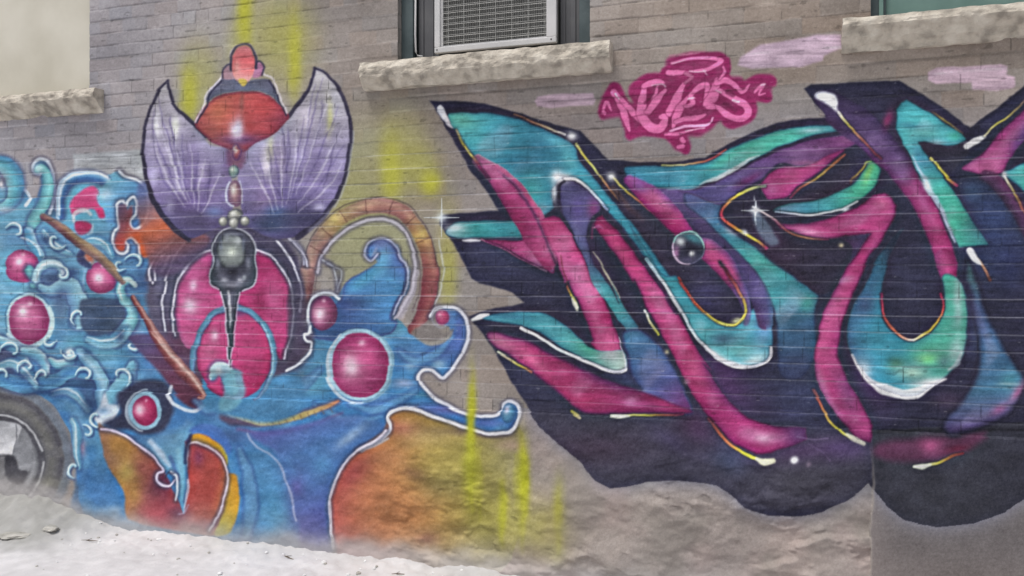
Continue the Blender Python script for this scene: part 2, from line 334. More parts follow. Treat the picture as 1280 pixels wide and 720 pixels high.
    clip(bm_); spray(995, 425, 50, 22, (58, 96, 128), .85); spray(985, 470, 60, 30, (62, 74, 108), .95); spray(985, 500, 60, 30, (62, 66, 96), .95); spray(915, 288, 10, 5, WHT, .7, 30); spray(955, 325, 26, 10, (78, 176, 160), .6, 38); spray(975, 370, 20, 14, (76, 170, 176), .5); spray(1010, 378, 12, 12, (80, 180, 160), .6); clip(m)
    # top arm teal
    arm = J(v('r3', "45,95 100,86 170,86 250,82 300,68 350,40 420,8"), P("975,162 1010,157 1045,157 1052,163 1020,169 985,180 955,193"), v('r3', "400,82 330,116 270,144 200,155 130,147 70,128"))
    am = fill(arm, None, grad=(780, 220, 1040, 160, (60, 130, 156), (60, 136, 160), (62, 150, 160), (74, 172, 150), (76, 180, 160), (80, 160, 170)), pt=p_l2, soft=1, edge=(48, 96, 118), ew=3, keep=True)
    clip(am); spray(820, 212, 30, 5, (92, 176, 190), .4); spray(905, 200, 24, 7, (86, 190, 160), .6, -28); spray(1015, 163, 16, 3, (190, 220, 225), .7, -4); clip(m)
    line(v('r3', "265,142 320,120 365,98 405,72 440,55"), [1, 5, 6, 4, 1], (214, 226, 226), a=.8, soft=1.6)
    line(v('r3', "170,156 220,155 265,148"), [1, 2, 1], (150, 190, 200), a=.6)
    # purple underside and pink inner arm
    fill(J(v('r3', "200,160 270,150 340,118 400,88"), P("955,196 985,183 1020,173 1060,168 1075,176 1060,186 1030,200 1000,207 975,205 950,225 925,240 902,256 880,250 862,243")), None, grad=(860, 245, 1060, 178, (76, 74, 124), (94, 84, 134), (100, 74, 124), (112, 70, 122), (126, 72, 120)), pt=p_l2, soft=1.5, edge=(72, 58, 92), ew=3)
    spray(935, 225, 18, 5, (112, 44, 92), .6, -30)
    fill(v('r3', "440,140 480,100 520,88 580,84 640,56 690,40 640,85 590,120 555,145 520,180 470,186 430,175"), None, grad=(960, 200, 1050, 190, (180, 76, 130), (202, 84, 144), (170, 70, 126)), pt=p_l2, soft=1.5, edge=(140, 54, 104), ew=3)
    spray(985, 222, 20, 10, (206, 96, 146), .7, -20); spray(966, 238, 8, 8, (196, 130, 170), .6); spray(1010, 203, 24, 3, (220, 140, 180), .5)
    # dark inside of the eye
    fill(v('r3', "335,225 352,195 400,168 445,150 470,186 520,184 570,160 620,110 697,60 697,150 640,175 560,190 500,205 490,240 560,280 700,310 697,380 660,440 610,458 520,390 430,318 350,255"), (48, 45, 62), pt=p_back, soft=1.5)
    keyline(v('r3', "690,55 640,95 600,125 560,150 530,180"), 2.6, [ORA, (190, 110, 60), (196, 170, 80), ORA, DPINK], a=.7)
    spray(960, 300, 20, 12, (86, 50, 84), .6); spray(985, 320, 22, 12, (66, 50, 70), .5)
    fill(v('r3', "420,235 440,225 455,245 480,280 495,310 470,320 440,290"), (110, 130, 150), soft=3, a=.7)
    # tongue
    tg = v('r4', "278,320 300,326 317,350 312,385 298,412 250,455 200,492 140,506 60,512 0,508 -70,500 -10,475 60,466 110,455 150,438 190,418 230,392 255,352")
    tm = fill(tg, None, grad=(975, 262, 1095, 215, (110, 140, 160), (74, 150, 170), (70, 160, 160), (70, 172, 140), (76, 180, 140)), pt=p_l2, soft=1, edge=(50, 110, 110), ew=3, keep=True)
    clip(tm); spray(1085, 215, 5, 14, (140, 190, 90), .6, 20); clip(m)
    keyline(v('r4', "-60,505 0,512 60,516 120,508 190,492 235,465"), 2.2, [(150, 170, 190), (196, 206, 220), (214, 226, 230), (214, 226, 230), (226, 232, 234), (220, 226, 220)], a=.8)
    spray(1058, 262, 5, 3, WHT, .9, -20)
    keyline(v('r4', "210,400 250,350 265,325 285,320"), 2, [(90, 60, 60), (170, 150, 70), YEL, (140, 190, 110)], a=.7, dark=False)
    # pink lower jaw, starts the third letter
    jaw = J(v('r3', "465,232 500,255"), v('r4', "0,548 60,545 130,530 230,490 290,445 330,436 362,452 377,480 365,530 325,605"), v('r6', "222,108 175,215 135,318 120,420 150,508 200,578 232,650 225,700 182,690 110,602 60,530 43,430 60,330 100,230 150,140"), v('r4', "245,640 280,582 200,590 120,602 50,592 0,572"), v('r3', "500,270"))
    jm = fill(jaw, None, grad=(1100, 260, 1040, 530, (196, 84, 140), (190, 70, 124), (196, 84, 136), (200, 92, 144), (186, 68, 124), (176, 80, 130)), pt=p_l3, soft=1.4, edge=(132, 46, 92), ew=4, keep=True, sm=False)
    clip(jm); spray(1010, 290, 26, 6, (206, 140, 170), .8, 14); spray(1000, 277, 30, 6, (112, 60, 96), .6, 6); spray(1100, 255, 12, 10, (220, 116, 160), .7); spray(1070, 270, 20, 8, (140, 50, 96), .5, -24)
    spray(1092, 305, 6, 16, (206, 110, 160), .5, 20); spray(1052, 350, 14, 5, (232, 196, 214), .7, -8); spray(1040, 380, 10, 20, (212, 124, 166), .6, 14); spray(1030, 415, 8, 18, (206, 84, 140), .5)
    spray(1026, 480, 6, 24, (222, 160, 190), .7, -16); spray(1040, 508, 5, 20, (224, 160, 190), .7, -38); spray(1058, 490, 12, 30, (130, 70, 120), .8, -26); spray(1042, 425, 8, 20, (176, 60, 120), .6); clip(m)
    keyline(v('r3', "420,205 470,235 520,275 580,297 640,300"), 2, [(226, 230, 234), (214, 190, 190), ORA, (190, 130, 90), DPINK], a=.8)
    # node outline
    keyline(v('r3', "460,145 430,150 385,168 345,195 328,222 340,245 385,278 430,305 460,328"), 3, [(120, 130, 120), (170, 170, 110), YEL, (190, 140, 80), (190, 60, 90), (190, 110, 70), YEL, YEL, DPINK], a=.95)
    spray(930, 291, 4, 3, WHT, .9, 35); spray(1051, 307, 3, 2.5, (226, 210, 170), .9)
    # long rim lines of the middle letter
    keyline(v('r3', "12,118 45,150 90,190 130,225"), 2.2, [(200, 190, 130), YEL, ORA, DPINK], a=.85)
    spray(764, 221, 5, 5, (236, 238, 234), .95)
    keyline(v('r3', "160,84 200,84 250,80 300,64 345,40"), 2.2, [(190, 200, 120), (206, 210, 150), (190, 140, 90), (190, 80, 80), ORA], a=.8, dark=False)
    band(v('r3', "62,128 120,172 170,222 205,262 230,290"), [12, 26, 28, 26, 18], [(150, 90, 160), (206, 110, 160), PINK, (170, 40, 110)], pt=p_l2, soft=1.6, along=[((140, 90, 150), .5), (None, 0), (None, .1), ((206, 50, 120), .6), ((180, 40, 110), .5)])
    spray(800, 232, 12, 8, (110, 84, 160), .6, 30)
    band(v('r3', "285,325 335,375 372,425 395,475 405,520 400,545"), [26, 28, 24, 18, 12, 6], [(110, 80, 140), (196, 86, 140), (200, 80, 130), (150, 60, 110)], pt=p_l2, soft=1.5, along=[(LPINK, .3), (PINK, .2), (None, 0), ((90, 90, 150), .6), ((90, 110, 160), .7), (DTEAL, .7)])
    keyline(v('r3', "205,412 250,482 300,528 340,546 372,548 394,525 398,495 380,450 350,400 325,368"), 3, [ORA, (196, 90, 70), (200, 110, 70), YEL, (206, 210, 110), YEL, (200, 190, 80), (190, 110, 100), (120, 40, 60), INK], a=.95)
    spray(921, 401, 7, 3, (214, 220, 170), .9, -15)
    # bubble
    fill(ell(861, 310, 21, 21), (66, 62, 82), sm=False, pt=p_bub, soft=1)
    b = fill(ell(861, 310, 20.5, 20.5), (58, 58, 76), sm=False, pt=p_bub, keep=True); clip(b)
    spray(868, 298, 12, 5, (74, 140, 150), .85, 20); spray(851, 303, 6, 5, (226, 234, 236), .95); spray(862, 324, 12, 4, (86, 80, 110), .7); spray(846, 316, 4, 8, (160, 110, 150), .8); spray(864, 312, 10, 8, (34, 34, 48), .9); spray(866, 317, 3, 3, (246, 248, 248), .98); clip(m)
    line(ell(861, 310, 20, 20, a0=80, a1=200), [1, 3, 2], (214, 190, 214), sm=False, a=.85); line(ell(861, 310, 20, 20, a0=200, a1=360), [2, 2.6, 1.5], (160, 214, 206), sm=False, a=.85); line(ell(861, 310, 20, 20, a0=0, a1=80), [1.5, 1], (110, 110, 140), sm=False, a=.7)
    star(944, 263, 17); 
    # ================= third letter
    band(v('r4', "130,110 200,165 270,215 350,300 425,400 480,495 528,600 560,700"), [34, 44, 40, 34, 27, 26, 25, 25], [(70, 56, 90), (100, 74, 124), (104, 72, 122), (110, 60, 110)], pt=p_l3, soft=2, along=[((58, 52, 76), .8), ((64, 54, 86), .7), ((84, 66, 110), .4), (None, 0), ((190, 76, 130), .7), ((196, 80, 132), .85), ((176, 56, 110), .9), ((186, 70, 126), .9)])
    band(v('r6', "462,110 478,160 486,210 484,250"), [24, 22, 12, 4], [(150, 50, 100), (196, 86, 140), (160, 70, 120)], pt=p_l3, soft=1.5)
    spray(1110, 150, 5, 12, (140, 52, 100), .8, 20); spray(1152, 250, 6, 26, (206, 130, 176), .6, -24); spray(1125, 215, 8, 18, (124, 84, 140), .6, -40)
    keyline(v('r4', "165,145 190,175 230,220 280,270 320,310"), 2.4, [(226, 226, 200), YEL, (190, 120, 80), (140, 70, 70), (110, 50, 70)], a=.85)
    fill(v('r4', "86,92 92,76 115,70 150,80 165,105 160,130 165,145 140,128 110,108"), (224, 228, 232), pt=p_l3, soft=2.4)
    t5 = v('r4', "372,200 378,135 395,108 412,98 450,118 500,150 560,190 612,224 628,245 600,262 560,266 480,250 458,252 500,310 570,410 640,520 708,622 600,632 572,570 545,510 490,420 420,300")
    tm = fill(t5, None, grad=(1120, 130, 1225, 305, (64, 160, 170), (78, 174, 176), (74, 156, 174), (72, 176, 158), (70, 182, 150), (72, 168, 150)), pt=p_l3, soft=1, edge=(50, 118, 124), ew=2.5, keep=True, sm=False)
    clip(tm); spray(1140, 157, 18, 4, (52, 116, 140), .6, 8); spray(1160, 165, 20, 6, (110, 206, 196), .5, 10); spray(1170, 178, 10, 4, (200, 226, 230), .6); spray(1195, 170, 12, 8, (70, 180, 150), .7); spray(1150, 195, 6, 14, (64, 130, 160), .6, -30)
    spray(1185, 285, 5, 22, (190, 180, 176), .6, -22); clip(m)
    line(v('r4', "430,300 470,365 500,425 540,505 585,610"), [1, 4, 7, 4, 3], (196, 210, 228), a=.75, soft=1.5)
    spray(1160, 232, 5, 10, (226, 234, 240), .9, -28)
    keyline(v('r4', "500,145 550,175 590,205 615,222"), 2, [(110, 90, 80), YEL, (170, 160, 90), (100, 90, 80)], a=.6, dark=False)
    keyline(v('r4', "505,312 530,345 560,380 592,408"), 3.2, [(190, 190, 110), (206, 206, 90), YEL, (150, 60, 100)], a=.9)
    # dark strip below the flag
    fill(v('r4', "470,262 560,272 620,262 640,290 600,330 560,370 520,320"), (50, 50, 66), soft=2)
    # big bowl
    ring = v('r6', "330,15 300,75 272,160 262,250 285,330 350,374 412,352 452,300 464,230 458,170 482,160 520,190 540,280 532,400 500,462 440,512 370,552 300,547 220,502 170,432 152,370 165,275 215,180 262,90")
    rm = fill(ring, None, grad=(1060, 420, 1208, 400, (64, 104, 140), (62, 146, 172), (60, 150, 170), (70, 156, 150), (76, 172, 150), (84, 170, 150)), pt=p_l3, soft=1.4, edge=(54, 96, 110), ew=3, keep=True)
    clip(rm); spray(1115, 300, 16, 40, NAVY, .9, 18); spray(1092, 350, 12, 26, (56, 96, 130), .7, 14); spray(1080, 380, 16, 20, (70, 80, 124), .7, 10); spray(1112, 430, 26, 16, (62, 156, 178), .7)
    spray(1160, 440, 24, 14, (84, 178, 140), .7, -12); spray(1160, 449, 16, 7, (110, 196, 120), .8); spray(1120, 455, 12, 9, (70, 120, 90), .7); spray(1140, 466, 20, 9, (170, 210, 190), .9); spray(1078, 462, 10, 14, (206, 220, 226), .8, -40); spray(1160, 478, 26, 6, (226, 230, 230), .9, -10)
    spray(1198, 370, 5, 30, (180, 200, 200), .6); spray(1196, 440, 10, 16, (190, 216, 214), .7, 20); spray(1180, 452, 10, 8, (80, 110, 120), .6); clip(m)
    line(v('r6', "165,420 185,460 220,500 270,530 330,548 380,540 440,508 470,498"), [2, 5, 7, 14, 12, 14, 8, 2], (228, 230, 230), a=.9, soft=1.5)
    line(v('r6', "478,470 505,448 520,410"), [2, 6, 2], (210, 222, 222), a=.7, soft=1.5)
    keyline(v('r6', "262,225 265,260 275,300 300,340 350,372 400,355 440,318 460,265 455,225"), 2.6, [DPINK, (196, 70, 90), ORA, (200, 120, 90), (228, 226, 210), YEL, (190, 170, 70), (196, 80, 80), (160, 50, 90)], a=.95)
    spray(1140, 345, 26, 44, (58, 60, 84), .5)
    # rim of the pink C
    keyline(v('r6', "42,535 65,580 95,630 130,662 165,685"), 2.6, [(110, 70, 80), ORA, (196, 160, 80), (206, 200, 70), (220, 214, 130)], a=.9)
    line(v('r6', "150,672 175,688 205,704"), [3, 7, 5], (226, 222, 196), a=.9, soft=1.3)
    # bottom yellow rim of the long bar
    keyline(v('r5', "118,318 150,358 190,398 235,430 280,446"), 3, [(130, 60, 80), ORA, (200, 120, 80), (206, 200, 60), (206, 210, 80)], a=.95)
    line(v('r5', "270,444 300,452 325,448"), [4, 9, 6], (222, 220, 190), a=.95, soft=1.3)
    spray(993, 574, 5, 4.5, (240, 242, 244), .98, p=1.6); spray(1010, 580, 3, 3, (150, 130, 150), .6)
    line(v('r5', "400,372 450,380 500,378"), 1.4, (150, 130, 170), a=.5); line(v('r5', "440,395 480,420 505,450"), 1.4, (120, 100, 140), a=.45)
    spray(1060, 560, 24, 12, (92, 76, 120), .5)
    # on the rendered block
    fill(P('1090,538 1400,520 1400,565 1340,602 1282,622 1255,640 1215,654 1170,659 1130,650 1106,632 1091,612'), (56, 57, 65), soft=1.5, sm=False, a=.75)
    line(P('1090,539 1180,538 1280,537 1390,536'), 3, (36, 36, 44), sm=False, soft=1.5, a=.8)
    fill(P("1092,560 1110,550 1170,545 1230,540 1215,556 1170,572 1130,575 1100,572"), (110, 52, 86), soft=7, a=.7)
    spray(1162, 556, 14, 9, (190, 90, 140), .75); spray(1195, 560, 16, 5, (110, 36, 62), .7, -14)
    keyline(v('r5', "775,466 810,462 860,450 900,434 930,424"), 3, [(220, 224, 200), (216, 216, 170), YEL, (140, 80, 50), (110, 40, 50)], a=.85)
    line(v('r5', "775,466 800,465 825,460"), [3, 7, 3], (222, 228, 210), a=.9, soft=1.3)
    # purple-blue field on the far right
    fill(P("1210,320 1222,345 1240,400 1262,440 1280,470 1276,500 1262,520 1230,535 1190,545 1175,530 1200,500 1216,470 1222,430 1214,380 1205,350"), None, grad=(1215, 340, 1240, 535, (64, 96, 100), (66, 88, 130), (62, 98, 140), (66, 116, 146), (90, 70, 120)), pt=p_l4, soft=4, edge=NAVY, ew=9)
    spray(1262, 475, 12, 14, (84, 160, 170), .6, 30); spray(1240, 440, 14, 30, (66, 116, 152), .55, -20); spray(1225, 400, 7, 30, (100, 106, 150), .6, -18); spray(1272, 490, 5, 16, (180, 100, 140), .7, 30); spray(1262, 480, 14, 2, (170, 200, 210), .6)
    spray(1250, 512, 12, 6, (150, 70, 120), .6, -30); spray(1185, 500, 20, 12, (84, 66, 92), .6); spray(1210, 470, 16, 24, NAVY, .5)
    keyline(v('r4', "645,640 665,665 690,700 715,750"), 3, [WHT, (200, 180, 150), (170, 120, 90), (120, 70, 60)], a=.85)
    fill(v('r4', "632,640 645,630 660,645 675,672 685,695 668,690 645,665"), (232, 234, 232), soft=1.3)
    spray(1235, 275, 26, 34, (54, 70, 112), .7, 20); spray(1262, 330, 20, 30, (52, 60, 104), .6); spray(1215, 240, 14, 12, (60, 92, 126), .5)
    # ================= fourth letter
    x1 = v('r4', "612,352 640,325 700,275 760,205 835,132 900,80 960,60 985,150 900,200 835,250 780,320 755,362 700,368")
    xm = fill(x1, None, grad=(1200, 212, 1300, 130, (206, 110, 156), (196, 96, 150), (170, 74, 130), (150, 66, 120), (186, 76, 130)), pt=p_l4, soft=1.4, edge=(130, 52, 100), ew=4, keep=True)
    clip(xm); spray(1215, 205, 12, 12, (214, 130, 176), .6); spray(1278, 172, 10, 26, (96, 76, 140), .7, 30); clip(m)
    x2 = v('r4', "765,366 800,345 840,325 930,290 1000,400 1010,520 930,500 870,470 825,420")
    fill(x2, None, grad=(1255, 218, 1320, 260, (84, 170, 176), (72, 176, 160), (62, 150, 160)), pt=p_l4, soft=1.2, edge=DTEAL, ew=3)
    band(v('r4', "690,372 740,400 790,460 850,560 920,700 960,850"), [14, 22, 20, 22, 26, 20], [(110, 60, 96), (90, 58, 92), (66, 52, 76)], pt=p_l4, soft=2)
    keyline(v('r4', "765,372 790,415 820,470 845,520 900,610"), 2.6, [WHT, (170, 160, 90), (190, 120, 90), YEL, YEL], a=.85)
    spray(1256, 218, 4, 4, (240, 244, 244), .95)
    line(v('r4', "632,268 655,252 690,232"), [7, 9, 4], (228, 230, 228), a=.95, soft=1.4)
    keyline(v('r4', "690,230 730,195 775,160 840,100"), 2.2, [(206, 200, 170), YEL, (170, 150, 90), (120, 90, 90)], a=.75)
    line(v('r4', "648,206 700,160 760,108 835,50 900,0"), 7, INK, a=.6, soft=3)
    clip(None)
    return m
BLUE = (78, 134, 186); LBLUE = (120, 176, 208); AQUA = (110, 182, 196); DBLUE = (58, 84, 142); VIO = (92, 90, 156)
LIL = (160, 146, 186); SOFTW = (206, 214, 226); DK = (58, 58, 82)
p_scroll = part('painted_scrollwork', None, 'blue painted scrollwork with pink orbs on the left of the wall')
p_wing = part('painted_wings', p_scroll, 'pair of pointed lilac wings painted under a red dome')
p_dome = part('painted_dome', p_scroll, 'red dome with a pink bulb painted between the wings')
p_petal = part('painted_petals', p_scroll, 'glossy pink petals painted around a dark dagger')
p_dag = part('painted_dagger', p_scroll, 'dark metal orb and dagger painted over the pink petals')
p_arch = part('painted_arch', p_scroll, 'brown segmented arch painted right of the petals')
p_tent = part('painted_tendril', p_scroll, 'blue curling tendril painted inside the brown arch')
p_rod = part('painted_rod', p_scroll, 'thin brown rod painted slanting across the scrollwork')
p_fl = part('painted_flame', p_scroll, 'red and yellow petals painted low on the left')
p_fl2 = part('painted_patch', p_scroll, 'orange patch painted between the blue cap and the left wing')
p_flb = part('painted_glow', p_scroll, 'orange and red glow painted inside the white curved line')
p_orb = part('painted_orb', p_scroll)
ORBS = {}
def orbpart(label):
    ORBS[label] = part('painted_orb', p_scroll, label); return ORBS[label]
p_wheel = part('painted_wheel', None, 'grey car wheel painted at the lower left edge of the photo')
p_tag = part('graffiti_tag', None, 'small pink graffiti tag under the middle of the upper wall')

OP = (200, 90, 142); OD = (140, 58, 106)
def curl(pts, w, across, hi=None, pt=None, soft=1.2):
    line(pts, np.array(w) + 6, (56, 72, 116), soft=2.6, a=.5)
    band(pts, w, across, pt=pt, soft=soft)
def rim(pts, w=2.2, a=.85, c=SOFTW, dark=True, closed=False):
    q = smooth(pts, closed); w = w * 1.02 + .2; a = min(1, a * 1.05); c = tuple(min(240, k * 1.06 + 4) for k in c)
    if closed: q = np.vstack([q, q[:1]])
    if dark: line(q, w + 6, DK, soft=2.4, a=.5, sm=False)
    line(q, w, c, soft=.8, a=a, sm=False)

def paint_left():
    # ---------- wheel
    fill(ell(4, 573, 90, 94), (112, 122, 134), sm=False, soft=4, pt=p_wheel)
    fill(ell(2, 574, 80, 84), (104, 104, 106), sm=False, soft=2)
    line(ell(2, 574, 76, 80, a1=359), 6, (84, 84, 92), sm=False, soft=2, a=.85)
    line(ell(0, 575, 66, 70, a1=359), 8, (116, 116, 112), sm=False, soft=3, a=.8)
    fill(ell(0, 577, 59, 62), (84, 84, 90), sm=False, soft=1.5)
    line(ell(0, 577, 56, 59, a1=359), 2.6, (190, 192, 194), sm=False, soft=.9, a=.9)
    fill(ell(0, 579, 50, 53), (112, 114, 118), sm=False, soft=1.5)
    line(ell(0, 579, 44, 47, a0=-60, a1=60), 5, (150, 152, 156), sm=False, soft=2, a=.7)
    fill(v('l4', "-20,288 5,282 60,290 80,306 66,350 48,395 0,400 -20,398"), None, grad=(0, 530, 10, 572, (170, 172, 176), (218, 218, 220)), soft=1.2, pt=p_wheel)
    fill(v('l4', "80,306 110,340 118,400 100,450 66,440 48,395 66,350"), (134, 136, 140), soft=1.2)
    fill(v('l4', "-20,402 50,398 66,440 45,470 50,500 0,505 -20,500"), (120, 120, 122), soft=1.5)
    fill(v('l4', "20,404 52,398 70,440 100,452 84,490 56,492 30,470"), (62, 62, 68), soft=1.8)
    line(v('l4', "58,294 62,345 46,396"), 1.4, (90, 92, 98), a=.8, soft=.6); line(v('l4', "-10,400 30,398 50,396"), 1.4, (80, 80, 84), a=.8, soft=.6)
    spray(64, 604, 16, 8, (130, 130, 108), .6)
    fill(P('60,490 120,500 160,540 150,640 110,660 88,650 96,600 92,540'), (84, 118, 156), soft=4, pt=p_wheel)
    # ---------- great blue ground of the scrollwork
    q = J(P("-148,215 -100,205 -60,214 -20,198"), v('l3', "0,30 30,30 60,60 75,100 85,130 110,150 120,175 140,170 155,120 150,88 122,80 120,50 145,25 178,35 200,80 205,130 198,180 205,220 215,225 225,150 245,110 290,88 340,78 380,92 420,80 445,68 470,90 515,105 545,140 560,190 558,230 600,250 650,290 600,340 560,400 560,470"),
          v('l2', "60,480 110,560 180,640 240,660 300,640 360,640 440,690 500,600"), v('l5', "0,500 40,470 65,440 50,405 62,380 60,340 90,300 140,290 160,260 200,240 250,210 245,190 225,195 210,165 235,135 280,130 310,150 325,190 345,215 340,270 300,350 350,400 400,430 440,425 460,400 455,380 420,370 415,345 440,325 480,330 505,370 500,430 470,485 435,522 400,505 375,505 368,530 400,570 450,605 520,625 590,628 605,600 630,590 652,610 650,650 620,675 560,672 500,655 430,635 360,608 310,612 285,630 280,665 220,710 150,770 125,830 118,900 130,1010 110,1008"),
          P("380,700 300,700 250,680 200,672 140,668 110,655 102,620 98,590 90,540 70,505 40,488 0,482 -60,480 -148,490"))
    g = fill(q, None, grad=(0, 220, 60, 660, (100, 166, 196), (104, 166, 196), (86, 146, 190), (66, 132, 188), (56, 120, 182)), sm=False, soft=1.2, pt=p_scroll, keep=True)
    clip(g)
    n = vnoise(GX, GY, 34, 21, 3)
    comp((slice(None), slice(None)), sst(.5, .68, n) * .32, C3((150, 200, 216)))
    n = vnoise(GX + GY * .5, GY, 40, 22, 3)
    comp((slice(None), slice(None)), sst(.52, .7, n) * .3, C3(DBLUE))
    # tone map of the left field
    for x, y, rx, ry, c, a in [(30, 300, 40, 16, (84, 116, 164), .5), (70, 350, 30, 30, (96, 128, 176), .6), (90, 300, 20, 14, (110, 150, 200), .6), (165, 300, 30, 40, (88, 124, 182), .7), (190, 330, 26, 40, (70, 120, 172), .7),
                               (128, 392, 22, 22, (70, 92, 122), .95), (75, 385, 14, 26, (84, 108, 142), .7), (95, 430, 14, 10, (92, 160, 180), .6), (130, 430, 24, 18, (92, 172, 184), .6), (20, 470, 60, 20, (70, 128, 176), .8),
                               (5, 440, 14, 20, (70, 76, 110), .7), (110, 480, 24, 16, (54, 78, 116), .85), (80, 470, 26, 8, (70, 118, 160), .7), (160, 450, 22, 18, (84, 150, 186), .6), (190, 440, 18, 30, (70, 104, 170), .6), (165, 415, 10, 20, (80, 92, 132), .6),
                               (140, 580, 22, 40, (72, 128, 180), .7), (125, 610, 20, 30, (66, 120, 180), .7), (105, 560, 5, 9, (190, 150, 180), .8), (100, 540, 8, 20, (140, 176, 206), .5), (145, 636, 12, 5, (150, 190, 220), .6), (130, 560, 12, 30, (96, 150, 180), .6),
                               (330, 500, 50, 22, (92, 150, 196), .8), (300, 545, 36, 14, (70, 92, 150), .7), (330, 590, 40, 40, (84, 146, 196), .85), (380, 640, 26, 44, (88, 92, 160), .9), (375, 590, 20, 20, (96, 96, 160), .7), (420, 560, 36, 24, (78, 134, 190), .8),
                               (345, 640, 20, 40, (84, 156, 196), .8), (400, 590, 14, 20, (76, 140, 196), .7), (450, 540, 30, 12, (84, 120, 180), .7), (400, 450, 20, 40, (84, 144, 178), .8), (390, 480, 30, 16, (92, 164, 186), .6), (520, 440, 34, 16, (78, 124, 172), .8), (560, 430, 20, 24, (84, 108, 172), .8),
                               (500, 400, 30, 14, (66, 130, 150), .8), (470, 390, 40, 12, (60, 96, 140), .6), (430, 360, 30, 24, (66, 100, 150), .7), (555, 395, 10, 10, (128, 96, 140), .8), (575, 410, 8, 30, (82, 96, 160), .8), (550, 455, 8, 6, (150, 190, 220), .8), (515, 455, 7, 8, (160, 206, 226), .7),
                               (505, 480, 14, 6, (150, 170, 206), .8), (525, 492, 24, 6, (76, 150, 186), .7), (560, 512, 40, 8, (104, 104, 166), .8), (610, 528, 26, 6, (84, 100, 160), .8), (460, 500, 30, 8, (84, 110, 170), .6), (290, 500, 20, 14, (92, 160, 196), .7), (230, 560, 22, 20, (104, 164, 196), .8), (270, 545, 14, 8, (78, 112, 180), .7), (290, 520, 30, 20, (84, 128, 176), .7)]:
        spray(x, y, rx, ry, c, a)
    clip(None)
    # ---------- left scrolls
    rim(v('l3', "0,30 30,30 55,55 72,95 85,130 105,152 112,175 95,200"), 4, a=.8, dark=False)
    curl(v('l3', "-60,60 0,40 45,75 60,130 40,190 0,215"), [20, 18, 22, 22, 16, 10], [(76, 130, 170), (96, 176, 196), (130, 196, 206)], pt=p_scroll)
    spray(3, 226, 8, 12, (112, 100, 120), .7); spray(2, 230, 3, 5, (230, 230, 230), .8); spray(5, 262, 12, 5, SOFTW, .6)
    rim(v('l3', "150,85 128,78 122,50 148,28 178,38 200,80 205,140 196,190 188,230"), 3.6, a=.75)
    curl(v('l3', "140,70 155,62 172,80 180,120 172,170 150,220 120,270 105,300"), [8, 12, 15, 15, 15, 15, 14, 10], [(96, 170, 178), (128, 200, 204), (110, 180, 190), (84, 140, 160)], pt=p_scroll)
    spray(48, 211, 6, 5, (190, 224, 224), .9)
    curl(v('l3', "105,300 125,350 150,390 130,420"), [14, 12, 10, 6], [(150, 186, 206), (84, 150, 186), (90, 140, 176)])
    rim(v('l3', "80,320 110,330 135,350 150,385"), 2.4, a=.6, dark=False)
    # arch with pink in it
    curl(v('l3', "225,240 228,170 250,115 300,92 350,92 395,110"), [10, 12, 14, 14, 14, 12], [(190, 206, 220), (110, 160, 196), (64, 108, 160), (70, 90, 140)], pt=p_scroll)
    rim(v('l3', "222,235 224,160 246,106 300,82 360,80 400,92"), 2.6, a=.7, dark=False)
    fill(v('l3', "262,210 275,170 300,150 330,128 360,130 385,165 405,200 395,240 370,245 350,215 310,225 275,240"), None, grad=(90, 235, 130, 270, (200, 84, 136), (206, 76, 130), (176, 56, 106)), soft=2, pt=orbpart('pink blob under the small blue arch at far left'))
    fill(v('l3', "285,265 320,262 345,275 335,300 305,312 285,295"), (176, 62, 108), soft=2)
    line(v('l3', "278,262 275,240 295,222 325,222 340,235"), [4, 5, 6, 4], (206, 206, 214), a=.85, soft=1.5)
    line(v('l3', "330,310 345,300 350,270"), [2, 3, 1], (190, 206, 220), a=.7, soft=1)
    # big blue cap right of it
    fill(v('l3', "375,150 400,110 440,82 450,72 470,92 515,108 545,150 552,210 535,270 510,290 490,280 500,240 505,190 490,165 470,190 445,185 435,220 445,260 400,260 385,215 370,180"), None, grad=(130, 215, 180, 270, (120, 186, 206), (104, 170, 206), (92, 146, 196), (84, 130, 186)), soft=2, pt=p_scroll)
    spray(132, 243, 10, 8, (176, 206, 226), .9); spray(168, 268, 6, 14, (84, 120, 176), .4)
    rim(v('l3', "445,70 470,90 515,105 545,140 558,195 552,240 530,275 505,290 488,278 490,255 512,235 512,190 500,168 480,182 475,200 462,182 442,195 438,235 446,280 430,300 425,340 440,375 465,380 480,355 470,330 500,322 520,350 522,390"), 3, a=.85)
    fill(v('l3', "446,200 470,195 480,215 495,200 500,235 485,265 500,290 540,285 570,255 610,255 650,290 640,320 590,370 550,395 528,385 522,345 500,322 470,335 462,370 440,365 432,330 446,285 440,240"), None, grad=(150, 260, 210, 310, (96, 82, 108), (140, 76, 84), (196, 92, 60), (206, 96, 56), (150, 90, 84)), soft=2.5, pt=p_fl2)
    spray(185, 300, 14, 12, (206, 88, 50), .7); spray(152, 303, 6, 8, (180, 70, 70), .6); spray(200, 285, 8, 10, (196, 110, 80), .5)
    # rod
    # orbs
    orb(27, 333, 21, 21, OP, OD, ring=None, pt=orbpart('pink orb at the far left edge beneath the curling horn'), hx=-.2)
    orb(36, 400, 25, 30, (186, 88, 134), (140, 56, 104), ring=(176, 204, 218), rw=3, pt=orbpart('big oval pink orb in a pale ring at far left'), hx=-.3, hy=-.35)
    rim(ell(36, 401, 29, 34, a0=-30, a1=150), 4, a=.8, dark=False, c=(196, 220, 230))
    spray(112, 320, 9, 12, (196, 92, 60), .9); 
    orb(127, 347, 20, 20, (200, 88, 136), OD, pt=orbpart('pink orb half behind the thin brown rod'), hx=-.2, hy=0, hs=.3)
    line(v('l3', "320,530 312,480 322,430 335,415"), 2.4, (150, 180, 214), a=.7)
